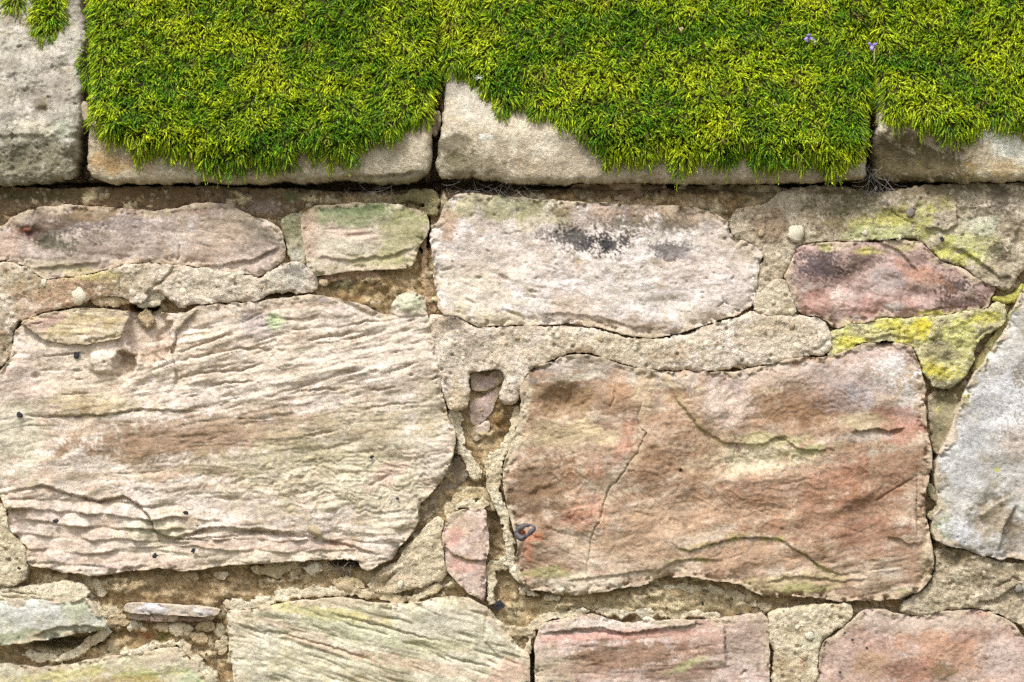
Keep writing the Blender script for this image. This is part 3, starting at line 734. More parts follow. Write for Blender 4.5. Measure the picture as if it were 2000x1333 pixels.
stone(S6, "large red-brown stone split by a thin vertical crack", 28, [c(142, 112, 84), c(170, 138, 110), c(190, 160, 132), c(208, 186, 160), c(178, 146, 118)], wall, sat=0.90, seed=107, lump=0.4, rough=4.4, rad=44, drop=26, step=2.1, pit=0.15,
      strata=(-12, 18, 0.9),
      feats=[('crack', CR6, 1.3, 7), ('ledge', LG6, 4.5, 46), ('crack', LG6, 1.5, 5), ('swirl', (1400, 930, 460, 260), 280, 4, 1.2),
             ('pit', (1100, 790, 62, 46, -10), 14, 0.9), ('rings', (1100, 780, 70, 50), 22, 1.4), ('ledge', [(1160, 800), (1140, 822), (1100, 826), (1050, 815)], 6, 24), ('crack', [(1118, 752), (1114, 775), (1104, 790)], 1.8, 5), ('crack', [(1205, 748), (1198, 780), (1190, 800)], 2, 5),
             ('pit', (1480, 905, 120, 34, -3), 13, 0.9), ('ledge', [(1640, 872), (1600, 880), (1555, 875), (1535, 858), (1515, 853), (1490, 870), (1420, 866), (1370, 840), (1330, 790), (1290, 735)], -5, 50), ('pit', (1528, 857, 14, 6), 10),
             ('pit', (1380, 790, 70, 60, 50), -9), ('pit', (1300, 860, 60, 50), -9), ('pit', (1130, 1000, 80, 60), -8), ('pit', (1050, 930, 60, 30, 20), 8), ('pit', (1060, 960, 40, 14, -15), 7), ('ledge', [(1660, 845), (1700, 838), (1740, 842), (1770, 838)], 9, 18),
             ('crack', [(1792, 920), (1791, 980), (1793, 1053)], 1.5, 7), ('crack', [(1710, 980), (1750, 955), (1790, 930)], 2.0, 6), ('pit', (1680, 970, 90, 24, -28), -6), ('ledge', [(1730, 1050), (1755, 1052), (1775, 1062), (1800, 1066)], 5, 14),
             ('ledge', [(1280, 1120), (1310, 1100), (1350, 1092), (1420, 1095)], 4, 20), ('strata', (1650, 1120, 180, 60), -8, 16, 2.4), ('strata', (1500, 1010, 300, 60), 12, 20, 1.4), ('crack', [(1130, 930), (1122, 905), (1120, 885)], 1.6, 5),
             ('ledge', [(1490, 1140), (1560, 1124), (1640, 1136), (1700, 1130)], 5, 16), ('pit', (1012, 1040, 16, 18), 5), ('crack', [(1430, 905), (1440, 870), (1425, 830)], 1.6, 4), ('pit', (1330, 919, 5, 4), 4),
             ('pit', (1430, 790, 24, 50, 10), 7), ('strata', (1080, 1060, 90, 80), 24, 18, 2.0), ('ledge', [(1100, 1135), (1200, 1125), (1290, 1110)], 4, 26)],
      paints=[('e', (1090, 715, 70, 20, -12), c(172, 160, 148), 0.85), ('e', (1240, 735, 140, 18, 4), c(206, 190, 172), 0.85), ('s', (1210, 716, 60, 14), c(128, 120, 122), 0.6), ('s', (1260, 730, 40, 10), c(128, 120, 122), 0.6), ('s', (1040, 740, 18, 20), c(112, 108, 106), 0.7),
              ('e', (1120, 738, 70, 8, -6), c(232, 220, 200), 0.8, 0.5), ('e', (1100, 782, 74, 42), c(156, 126, 90), 0.65, 0.6), ('e', (1120, 848, 100, 28), c(212, 190, 152), 0.85), ('e', (1330, 715, 330, 14), c(204, 190, 174), 0.8), ('e', (1006, 850, 14, 90, 18), c(216, 204, 176), 0.85, 0.5), ('l', ([(1016, 790), (1004, 850), (990, 895)], 8), c(160, 160, 110), 0.6),
              ('e', (1225, 855, 16, 60, 18), c(206, 146, 122), 0.5), ('e', (1205, 770, 26, 50), c(192, 146, 108), 0.5), ('e', (1260, 770, 20, 60, 10), c(214, 188, 152), 0.7), ('l', ([(1290, 735), (1330, 790), (1370, 840), (1410, 866)], 16), c(206, 180, 138), 0.75), ('l', ([(1295, 738), (1335, 795), (1375, 842), (1420, 868), (1490, 868)], 5), c(150, 146, 76), 0.65),
              ('e', (1475, 896, 128, 36, -2), c(228, 212, 178), 0.85, 0.8), ('e', (1500, 898, 90, 22, -3), c(238, 226, 196), 0.7, 0.9), ('e', (1560, 885, 70, 14, -5), c(222, 206, 162), 0.7), ('e', (1590, 878, 40, 10, -8), c(142, 144, 92), 0.6), ('e', (1500, 860, 90, 16), c(206, 196, 146), 0.65), ('e', (1320, 880, 100, 90), c(166, 126, 92), 0.45), ('e', (1050, 950, 66, 60), c(132, 102, 74), 0.75), ('e', (1640, 1010, 170, 50, -14), c(160, 118, 92), 0.6), ('e', (1560, 800, 100, 40), c(150, 114, 82), 0.55),
              ('e', (1660, 750, 110, 50), c(206, 188, 180), 0.7), ('e', (1650, 780, 60, 30), c(184, 176, 178), 0.7), ('e', (1720, 700, 90, 30), c(206, 186, 176), 0.75), ('s', (1740, 730, 60, 40), c(226, 220, 214), 0.8), ('s', (1770, 790, 40, 50), c(224, 218, 212), 0.65), ('e', (1490, 740, 110, 24), c(206, 182, 164), 0.6),
              ('e', (1420, 780, 60, 50), c(222, 202, 186), 0.7), ('s', (1420, 750, 70, 24), c(146, 132, 130), 0.5), ('e', (1580, 790, 90, 40), c(160, 120, 86), 0.55), ('e', (1750, 830, 60, 40), c(178, 116, 96), 0.6), ('e', (1690, 828, 60, 20), c(190, 176, 138), 0.65), ('e', (1690, 852, 60, 10), c(206, 192, 178), 0.7),
              ('e', (1640, 930, 60, 34, -25), c(204, 144, 120), 0.5), ('e', (1720, 930, 90, 50, -20), c(146, 106, 78), 0.5), ('e', (1560, 960, 150, 60), c(170, 124, 96), 0.45), ('e', (1700, 1050, 70, 40, -20), c(146, 102, 80), 0.5), ('e', (1470, 1000, 120, 30, 6), c(188, 148, 116), 0.4), ('e', (1470, 1085, 110, 30), c(194, 158, 128), 0.6),
              ('l', (LG6, 5), c(176, 170, 86), 0.6, 0.8), ('l', ([(1346, 1070), (1437, 1046), (1526, 1048)], 6), c(206, 192, 130), 0.5, 0.6), ('e', (1130, 1140, 120, 22), c(212, 198, 176), 0.85), ('e', (1250, 1115, 80, 26), c(210, 192, 168), 0.7), ('e', (1060, 1120, 70, 12), c(160, 158, 96), 0.6),
              ('l', ([(1270, 1122), (1310, 1100), (1350, 1092), (1400, 1096)], 5), c(146, 140, 70), 0.65), ('e', (1540, 1140, 110, 20, -5), c(196, 178, 134), 0.65), ('e', (1560, 1150, 60, 10), c(150, 152, 92), 0.6), ('l', ([(1740, 1165), (1790, 1150), (1815, 1125)], 9), c(160, 162, 100), 0.6), ('e', (1812, 1080, 12, 60), c(196, 180, 146), 0.6),
              ('l', ([(978, 930), (985, 980), (1000, 1020), (1010, 1060), (1008, 1110)], 12), c(204, 192, 158), 0.8), ('e', (1030, 1072, 10, 30), c(206, 140, 108), 0.6), ('e', (1048, 1047, 20, 9), c(204, 124, 84), 0.55), ('e', (1140, 1010, 50, 40), c(208, 146, 118), 0.5), ('l', (CR6[4:], 14), c(216, 198, 166), 0.45), ('e', (1160, 920, 26, 20), c(200, 142, 112), 0.5),
              ('e', (1260, 1050, 80, 60), c(206, 174, 142), 0.45), ('e', (1330, 1000, 90, 40), c(200, 166, 134), 0.4), ('e', (1330, 919, 5, 4), c(40, 30, 30), 0.9, 0.2), ('e', (1120, 950, 20, 50), c(168, 124, 88), 0.4)])

S7 = [(2010, 540), (1996, 575), (1970, 633), (1935, 693), (1900, 735), (1882, 781), (1868, 812), (1850, 863), (1830, 898), (1825, 923), (1829, 955), (1834, 985), (1824, 1015), (1822, 1053), (1850, 1067), (1878, 1071), (1910, 1082), (1952, 1095), (1977, 1089), (2000, 1095), (2080, 1100),
      (2170, 1060), (2190, 900), (2180, 650), (2120, 520), (2050, 505)]
stone(S7, "tall grey-white lichened stone with a yellow rim", 30, [c(156, 144, 126), c(184, 178, 168), c(204, 200, 194), c(168, 156, 138)], wall, seed=108, lump=0.55, rough=3.8, rad=30, drop=26,
      feats=[('pit', (1930, 1000, 44, 60, 35), 9, 0.7), ('ledge', [(1910, 1010), (1940, 985), (1975, 970)], -6, 18), ('pit', (1985, 1050, 30, 50), 8, 0.8), ('ledge', [(1950, 1080), (1962, 1030), (1985, 985)], 7, 18)],
      paints=[('l', ([(1998, 560), (1966, 633), (1930, 697), (1898, 740), (1880, 790), (1866, 815)], 10), c(206, 200, 96), 0.9, 0.5), ('e', (1980, 780, 60, 90, 20), c(146, 128, 106), 0.7), ('s', (1970, 790, 90, 110), c(226, 226, 228), 0.8), ('e', (1880, 900, 50, 70), c(206, 206, 204), 0.6),
              ('e', (1940, 1010, 46, 40, 30), c(148, 128, 96), 0.7), ('e', (1845, 1030, 26, 40), c(150, 154, 110), 0.65), ('l', ([(1826, 900), (1824, 940)], 8), c(104, 128, 70), 0.7), ('l', ([(1824, 1010), (1824, 1055)], 8), c(110, 128, 74), 0.6), ('s', (1870, 1040, 50, 30, 50), c(220, 220, 226), 0.7),
              ('e', (1990, 870, 40, 40), c(206, 186, 168), 0.5), ('e', (1985, 1060, 26, 40), c(138, 122, 100), 0.6), ('e', (1948, 918, 6, 6), c(206, 206, 80), 0.7), ('e', (1960, 680, 40, 40), c(208, 206, 200), 0.5), ('s', (1900, 850, 60, 70), c(150, 150, 150), 0.35), ('l', ([(1860, 1068), (1930, 1086)], 6), c(196, 168, 150), 0.5)])

S8 = [(1688, 1191), (1723, 1191), (1769, 1203), (1808, 1206), (1836, 1195), (1882, 1192), (1928, 1192), (1952, 1206), (1977, 1214), (2000, 1244), (2045, 1300), (2060, 1400), (2040, 1480), (1800, 1490), (1600, 1480), (1590, 1400), (1598, 1333), (1600, 1280), (1612, 1251), (1640, 1233), (1662, 1212)]
stone(S8, "rust-pink speckled stone cut off by the frame below the grey-white one", 22, [c(178, 132, 106), c(200, 158, 132), c(208, 172, 150), c(196, 150, 118)], wall, sat=0.74, seed=109, lump=0.5, rough=3.2, rad=30, drop=20,
      feats=[('strata', (1800, 1280, 180, 80), -30, 26, 1.0)],
      paints=[('e', (1800, 1215, 150, 24), c(196, 176, 158), 0.75), ('e', (1650, 1270, 40, 40), c(186, 158, 142), 0.6), ('e', (1840, 1270, 90, 34, 10), c(206, 152, 112), 0.55), ('e', (1780, 1310, 60, 30), c(190, 124, 92), 0.5), ('e', (1840, 1310, 24, 20), c(128, 110, 70), 0.6),
              ('e', (1960, 1280, 40, 50), c(206, 184, 172), 0.7), ('s', (1720, 1280, 80, 60), c(150, 110, 90), 0.4), ('e', (1700, 1300, 40, 30), c(196, 160, 120), 0.5)])
S9 = [(1056, 1219), (1091, 1210), (1161, 1200), (1179, 1208), (1228, 1220), (1267, 1213), (1300, 1213), (1353, 1212), (1406, 1210), (1441, 1204), (1501, 1197), (1503, 1251), (1504, 1300), (1502, 1400), (1498, 1480), (1270, 1488), (1048, 1480), (1044, 1400), (1046, 1333), (1043, 1279), (1047, 1251)]
stone(S9, "pink stone with a brown scaled patch in the bottom course", 18, [c(176, 132, 108), c(200, 162, 140), c(214, 186, 168), c(190, 148, 124)], wall, sat=0.74, seed=110, lump=0.45, rough=3.2, rad=18, drop=16, strata=(-3, 18, 1.5),
      feats=[('ledge', [(1055, 1240), (1110, 1230), (1170, 1226), (1220, 1237), (1290, 1228), (1400, 1215)], 8, 14), ('crack', [(1055, 1241), (1120, 1233), (1170, 1234), (1220, 1240), (1300, 1230)], 2.2, 7), ('ledge', [(1416, 1215), (1416, 1250), (1418, 1300)], -7, 40), ('crack', [(1414, 1213), (1415, 1250), (1417, 1295)], 1.5, 6),
             ('crack', [(1447, 1320), (1452, 1312), (1462, 1312)], 2.4, 7), ('strata', (1230, 1290, 190, 50), -6, 16, 1.2)],
      paints=[('e', (1180, 1215, 130, 12), c(222, 206, 190), 0.8), ('e', (1200, 1242, 150, 10, -3), c(214, 158, 140), 0.65), ('e', (1210, 1284, 150, 26, -6), c(148, 112, 82), 0.8, 0.6), ('e', (1330, 1310, 80, 26), c(150, 116, 88), 0.6), ('e', (1320, 1240, 90, 12), c(212, 160, 136), 0.5), ('e', (1460, 1250, 44, 50), c(196, 172, 152), 0.75),
              ('e', (1080, 1310, 50, 40), c(206, 192, 160), 0.65), ('e', (1340, 1300, 40, 8, -20), c(184, 182, 128), 0.7), ('s', (1450, 1260, 40, 40), c(136, 112, 104), 0.35), ('e', (1140, 1310, 60, 16), c(206, 170, 146), 0.5)])
S10 = [(443, 1191), (480, 1194), (511, 1188), (550, 1180), (592, 1174), (652, 1168), (700, 1172), (721, 1178), (773, 1183), (819, 1178), (862, 1167), (911, 1167), (932, 1178), (953, 1189), (954, 1202), (978, 1230), (1003, 1251), (1020, 1271), (1034, 1278), (1036, 1333), (1036, 1420), (1030, 1480), (740, 1488), (470, 1480),
       (455, 1400), (458, 1325), (451, 1297), (446, 1269), (443, 1216)]
stone(S10, "pale greenish cream stone with slanting ridges in the bottom course", 22, [c(188, 172, 134), c(212, 202, 164), c(222, 212, 182), c(206, 200, 156)], wall, sat=0.84, seed=111, rough=2.2, rad=18, drop=16, pit=0.1,
      feats=[('strata', (720, 1290, 420, 140), 17, 23, 3.6), ('strata', (600, 1280, 220, 110), 17, 14, 2.0), ('crack', [(952, 1195), (948, 1215), (945, 1250)], 2.2, 8), ('ledge', [(948, 1195), (946, 1250), (990, 1300)], 3, 30), ('crack', [(870, 1282), (920, 1296), (960, 1302)], 2.0, 7),
             ('crack', [(650, 1200), (760, 1228), (860, 1254)], 2.0, 7), ('crack', [(470, 1225), (560, 1240), (640, 1262), (720, 1290)], 2.0, 7)],
      paints=[('e', (620, 1195, 130, 14, 8), c(206, 192, 112), 0.6), ('e', (560, 1225, 100, 8, 16), c(208, 178, 152), 0.5), ('e', (640, 1265, 110, 8, 16), c(200, 160, 130), 0.45), ('e', (820, 1300, 120, 14, 12), c(206, 170, 142), 0.45), ('e', (880, 1220, 80, 40), c(214, 206, 186), 0.6), ('e', (990, 1320, 50, 40), c(206, 164, 142), 0.6), ('e', (700, 1230, 120, 20, 17), c(196, 200, 160), 0.4),
              ('e', (470, 1240, 40, 50), c(214, 202, 176), 0.5), ('e', (850, 1265, 90, 20), c(190, 188, 140), 0.4)])
S11 = [(-130, 1172), (0, 1170), (71, 1170), (106, 1177), (141, 1177), (158, 1168), (172, 1172), (197, 1207), (213, 1226), (183, 1235), (141, 1240), (88, 1251), (35, 1258), (0, 1261), (-130, 1262)]
stone(S11, "smooth greenish grey wedge-shaped stone over a dark gap", 34, [c(188, 186, 158), c(206, 206, 186), c(214, 212, 198), c(180, 180, 142)], wall, sat=0.85, seed=112, rough=2.2, rad=30, drop=22, pit=0.1, back=-60,
      feats=[('ledge', [(60, 1245), (110, 1226), (160, 1222), (205, 1226)], 7, 14), ('ledge', [(163, 1170), (166, 1200), (170, 1225)], 3, 30)],
      paints=[('e', (60, 1245, 120, 16, -8), c(150, 154, 106), 0.65), ('e', (60, 1200, 80, 20), c(216, 216, 208), 0.5), ('e', (140, 1222, 50, 16, -14), c(196, 188, 164), 0.4), ('e', (150, 1190, 30, 20), c(176, 180, 140), 0.5)])
S12 = [(-150, 1296), (0, 1297), (35, 1301), (90, 1306), (141, 1298), (197, 1287), (247, 1280), (293, 1273), (324, 1263), (350, 1266), (365, 1283), (387, 1307), (404, 1330), (418, 1400), (415, 1480), (140, 1490), (-150, 1480)]
stone(S12, "low stone mottled yellow and green in the bottom corner", 22, [c(186, 172, 122), c(206, 194, 152), c(216, 204, 172), c(196, 190, 128)], wall, sat=0.85, seed=113, rough=2.6, rad=22, drop=18, strata=(-12, 22, 1.2),
      paints=[('e', (130, 1318, 120, 12, -8), c(206, 196, 120), 0.6), ('e', (270, 1320, 60, 12), c(164, 172, 96), 0.65), ('e', (320, 1285, 50, 14, -10), c(208, 186, 160), 0.6), ('e', (250, 1330, 80, 12), c(184, 150, 84), 0.5), ('e', (20, 1310, 40, 14), c(206, 200, 174), 0.6), ('e', (370, 1325, 26, 20), c(196, 206, 160), 0.6),
              ('e', (100, 1304, 70, 8), c(150, 124, 96), 0.5)])
S13 = [(247, 1178), (290, 1179), (340, 1183), (400, 1187), (428, 1191), (426, 1203), (400, 1206), (345, 1203), (290, 1201), (246, 1197), (242, 1188)]
stone(S13, "thin pinkish white sliver of stone lying in the joint", 22, [c(206, 184, 178), c(220, 202, 198), c(226, 212, 206)], wall, sat=0.6, seed=114, rough=1.2, rad=12, drop=10, step=1.9, jag=(1.2, 0.6), back=-50)
S13b = [(250, 1196), (300, 1200), (345, 1203), (400, 1205), (422, 1204), (410, 1214), (350, 1216), (290, 1213), (250, 1209)]
stone(S13b, "flaking brown stone strip beneath the pinkish sliver", 8, [c(140, 112, 96), c(168, 140, 124), c(150, 122, 106)], wall, seed=115, rough=2.4, rad=6, drop=6, step=2.0, jag=(1.5, 1.4), back=-50,
      feats=[('crack', [(350, 1205), (380, 1208), (420, 1207)], 1.6, 6), ('crack', [(298, 1202), (302, 1212)], 1.4, 6), ('crack', [(330, 1204), (326, 1214)], 1.4, 6)])
S14 = [(879, 1004), (904, 993), (946, 992), (950, 1022), (957, 1053), (953, 1089), (948, 1117), (948, 1177), (925, 1165), (897, 1144), (876, 1120), (869, 1089), (863, 1060), (867, 1029)]
stone(S14, "upright pink pointed stone wedged between the two largest", 18, [c(206, 168, 146), c(220, 188, 168), c(214, 180, 164), c(206, 160, 138)], wall, sat=0.78, seed=116, rough=2.0, rad=22, drop=14, step=1.7,
      feats=[('ledge', [(866, 1068), (890, 1085), (920, 1094), (955, 1098)], 6, 20)],
      paints=[('e', (900, 1020, 30, 26), c(200, 176, 146), 0.6), ('e', (880, 1050, 20, 20), c(214, 152, 128), 0.5), ('e', (905, 1105, 30, 16), c(212, 160, 140), 0.6), ('e', (925, 1145, 24, 26), c(222, 200, 180), 0.5), ('e', (905, 1090, 36, 6, 20), c(160, 140, 96), 0.5), ('e', (888, 998, 16, 6), c(150, 160, 80), 0.7)])
S15 = [(893, 886), (906, 900), (916, 916), (912, 937), (890, 955), (872, 985), (845, 1008), (826, 1026), (818, 1022), (814, 1000), (838, 972), (862, 948), (876, 915)]
stone(S15, "grey-brown shale fragment set back behind the grooved stone", -6, [c(116, 98, 82), c(150, 132, 112), c(170, 152, 132)], wall, seed=117, rough=3.4, rad=8, drop=6, step=2.3, strata=(-42, 10, 2.0), back=-90)
F1 = [(919, 727), (945, 729), (950, 735), (968, 723), (981, 727), (983, 739), (975, 752), (955, 762), (930, 765), (920, 760)]
stone(F1, "mauve notched chip of stone set in mortar", -2, [c(168, 144, 136), c(196, 172, 164), c(206, 184, 176)], wall, seed=118, rough=2.6, rad=9, drop=8, step=1.9, jag=(1.2, 0.8))
F2 = [(917, 785), (945, 773), (970, 760), (981, 757), (970, 780), (963, 803), (945, 824), (932, 831), (922, 829), (917, 813)]
stone(F2, "pinkish grey slanting chip of stone under the notched one", -8, [c(186, 158, 148), c(206, 180, 170), c(196, 170, 164)], wall, seed=119, rough=2.0, rad=9, drop=7, step=1.9, jag=(1.2, 0.8))
F3 = [(928, 833), (953, 820), (958, 829), (955, 844), (942, 857), (927, 864), (921, 846)]
stone(F3, "lowest of the three pale chips in the recess", -8, [c(196, 172, 158), c(214, 194, 178), c(208, 186, 176)], wall, seed=120, rough=2.0, rad=8, drop=7, step=1.9, jag=(1.2, 0.8))
F5 = [(1814, 768), (1843, 760), (1871, 752), (1890, 741), (1880, 784), (1864, 830), (1848, 868), (1834, 888), (1822, 878), (1816, 840), (1812, 800)]
stone(F5, "small tapering olive-brown stone under the yellow lichen", 2, [c(104, 92, 64), c(150, 138, 104), c(176, 164, 130), c(120, 106, 74)], wall, seed=121, rough=3.0, rad=16, drop=16, step=2.3,
      paints=[('e', (1850, 775, 40, 24), c(92, 82, 52), 0.7), ('e', (1845, 830, 26, 40), c(178, 168, 132), 0.6), ('s', (1845, 840, 30, 40), c(100, 90, 70), 0.5), ('e', (1830, 804, 6, 6), c(190, 190, 80), 0.7)])
F6 = [(1112, 362), (1180, 358), (1300, 358), (1306, 378), (1285, 390), (1200, 394), (1140, 388), (1120, 375)]
stone(F6, "brown flat packing stone tucked under the coping above the black lichen", -16, [c(104, 82, 58), c(134, 108, 80), c(120, 98, 72)], wall, seed=122, rough=3.0, rad=10, drop=12, step=2.0)
F7 = [(1312, 364), (1400, 360), (1538, 362), (1536, 396), (1480, 404), (1420, 400), (1330, 394)]
stone(F7, "olive-stained packing stone under the coping beside the brown one", -17, [c(96, 88, 58), c(128, 116, 84), c(116, 98, 72)], wall, seed=123, rough=3.6, rad=10, drop=12, step=2.0)
F8 = [(160, 196), (170, 200), (172, 222), (168, 236), (158, 234), (155, 214)]
stone(F8, "grey plug of stone in the joint beside the bare coping", 2, [c(150, 142, 124), c(176, 168, 150)], wall, seed=124, rough=2.0, rad=7, drop=8, step=2.0, jag=(1, .6))
F9 = [(846, 220), (858, 214), (862, 232), (858, 256), (848, 268), (842, 258), (843, 238)]
stone(F9, "brown plug of stone in the joint between the two mossy copings", 6, [c(130, 108, 84), c(158, 138, 112)], wall, seed=125, rough=2.4, rad=7, drop=9, step=2.0, jag=(1, .6))

# ---- mortar, patch by patch
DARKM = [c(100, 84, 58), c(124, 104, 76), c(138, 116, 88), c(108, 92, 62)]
MTL = [(-140, 368), (-40, 366), (30, 368), (120, 372), (250, 368), (388, 366), (500, 370), (575, 372), (592, 392), (588, 410), (560, 428), (532, 430), (503, 423), (474, 411), (453, 395), (423, 393), (369, 395), (335, 406), (300, 409), (247, 404), (183, 400), (123, 397), (63, 404), (28, 417), (0, 440), (-60, 434), (-140, 414)]
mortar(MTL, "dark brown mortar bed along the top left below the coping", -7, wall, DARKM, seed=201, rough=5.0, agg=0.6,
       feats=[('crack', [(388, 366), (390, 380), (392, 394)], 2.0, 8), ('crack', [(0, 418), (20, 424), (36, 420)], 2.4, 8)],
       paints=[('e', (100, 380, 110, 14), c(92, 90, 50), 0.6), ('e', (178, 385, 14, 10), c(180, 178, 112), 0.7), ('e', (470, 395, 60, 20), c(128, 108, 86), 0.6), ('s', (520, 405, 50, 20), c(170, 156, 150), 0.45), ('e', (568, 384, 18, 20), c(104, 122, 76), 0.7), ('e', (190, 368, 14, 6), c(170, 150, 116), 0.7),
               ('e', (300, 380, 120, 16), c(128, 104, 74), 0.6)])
MV = [(548, 432), (585, 415), (588, 440), (594, 480), (597, 512), (588, 518), (570, 506), (562, 480), (554, 450)]
mortar(MV, "upright greenish mortar strip beside the small squarish stone", 8, wall, [c(150, 142, 108), c(180, 172, 140), c(196, 190, 164)], seed=202, agg=0.4,
       paints=[('e', (570, 440, 20, 30), c(140, 140, 96), 0.6), ('e', (583, 500, 14, 16), c(206, 204, 186), 0.6)])
ML = [(-140, 512), (-60, 514), (0, 514), (30, 518), (50, 524), (66, 541), (88, 549), (134, 546), (176, 541), (219, 528), (254, 518), (300, 518), (346, 520), (388, 526), (441, 533), (487, 541), (509, 546), (531, 532), (565, 512), (590, 518), (607, 530), (618, 548), (613, 566), (592, 571), (550, 568), (522, 572), (511, 583),
      (494, 585), (423, 590), (370, 592), (353, 600), (335, 587), (321, 570), (305, 568), (290, 573), (277, 588), (262, 592), (250, 582), (229, 576), (204, 576), (176, 583), (141, 596), (106, 603), (71, 612), (46, 622), (34, 624), (26, 634), (18, 652), (20, 688), (8, 708), (-10, 716), (-140, 720)]
mortar(ML, "broad buff mortar band studded with pebbles under the long pinkish stone", 26, wall, seed=203, rough=3.4, rad=10, drop=12,
       feats=[('crack', [(340, 518), (332, 535), (318, 550), (300, 560), (285, 574)], 2.2, 10), ('pit', (300, 575, 22, 10), 14, 0.8), ('crack', [(520, 546), (521, 570)], 1.5, 6), ('crack', [(232, 540), (236, 575)], 1.2, 5), ('crack', [(178, 548), (182, 575)], 1.2, 5)],
       paints=[('e', (130, 565, 120, 40), c(176, 138, 102), 0.7), ('e', (40, 550, 60, 40), c(178, 162, 124), 0.5), ('e', (60, 600, 60, 30), c(172, 136, 104), 0.5), ('e', (180, 538, 50, 10), c(198, 184, 92), 0.6), ('e', (450, 555, 130, 30), c(204, 192, 168), 0.6), ('e', (570, 540, 40, 30), c(206, 200, 182), 0.7), ('s', (570, 530, 26, 16), c(120, 112, 104), 0.6),
               ('e', (250, 545, 60, 30), c(190, 174, 134), 0.5), ('e', (10, 670, 20, 40), c(150, 132, 96), 0.6), ('e', (0, 650, 20, 60), c(160, 140, 104), 0.5)])
MBIG = [(838, 622), (860, 615), (893, 620), (906, 628), (931, 644), (965, 643), (1050, 640), (1110, 640), (1165, 646), (1200, 656), (1230, 665), (1300, 663), (1340, 655), (1372, 643), (1408, 631), (1440, 625), (1472, 608), (1500, 613), (1530, 616), (1560, 618), (1606, 627), (1616, 642), (1622, 665), (1619, 684), (1606, 692), (1575, 692),
        (1543, 696), (1518, 708), (1490, 711), (1462, 713), (1444, 707), (1430, 715), (1406, 722), (1370, 721), (1300, 721), (1250, 715), (1213, 706), (1170, 692), (1142, 686), (1107, 687), (1079, 699), (1044, 714), (1022, 731), (1015, 752), (1012, 775), (1004, 786), (985, 790), (976, 775), (986, 752), (988, 735), (982, 724), (962, 720), (935, 723), (916, 725), (914, 745), (916, 768), (914, 785), (906, 798),
        (884, 803), (876, 793), (866, 762), (858, 732), (850, 691), (843, 655)]
mortar(MBIG, "long pale mortar run arching over the red-brown stone", 26, wall, seed=204, rough=3.2, rad=11, drop=13,
       feats=[('pit', (880, 731, 5, 5), 10), ('pit', (883, 694, 6, 4), 10), ('crack', [(1440, 625), (1436, 650), (1443, 680), (1448, 706)], 1.4, 5), ('ledge', [(1560, 690), (1600, 680), (1620, 660)], 3, 8), ('crack', [(1105, 688), (1090, 676), (1072, 668)], 1.4, 4), ('pit', (870, 750, 6, 12), 8)],
       paints=[('e', (880, 632, 24, 14), c(112, 100, 88), 0.7), ('s', (910, 670, 60, 40), c(140, 132, 126), 0.5), ('e', (950, 680, 80, 40), c(206, 190, 164), 0.5), ('e', (890, 775, 30, 30), c(196, 170, 124), 0.5), ('e', (1200, 685, 200, 30), c(204, 186, 150), 0.5), ('e', (1530, 655, 100, 40), c(206, 190, 160), 0.5), ('e', (870, 757, 8, 14), c(90, 74, 72), 0.7),
               ('e', (1010, 760, 10, 20), c(186, 166, 140), 0.5), ('s', (1280, 700, 200, 20), c(170, 150, 120), 0.4)])
MPA = [(1482, 572), (1500, 557), (1518, 548), (1536, 551), (1542, 575), (1550, 597), (1553, 611), (1530, 616), (1500, 613), (1478, 607), (1476, 588)]
mortar(MPA, "rounded mortar lump standing between the pale stone and the red one", 26, wall, [c(196, 176, 146), c(212, 196, 166), c(220, 206, 178)], seed=205, rough=2.6)
MTR = [(1540, 370), (1600, 364), (1680, 372), (1740, 380), (1800, 364), (1900, 360), (2120, 360), (2130, 470), (2015, 500), (1992, 535), (1965, 566), (1945, 558), (1925, 549), (1903, 538), (1884, 518), (1842, 508), (1824, 490), (1799, 464), (1758, 463), (1705, 467), (1670, 469), (1617, 467), (1561, 476), (1548, 496), (1540, 518), (1528, 538),
       (1518, 548), (1498, 556), (1480, 572), (1479, 560), (1484, 530), (1496, 494), (1460, 468), (1432, 461), (1426, 432), (1445, 408), (1490, 404)]
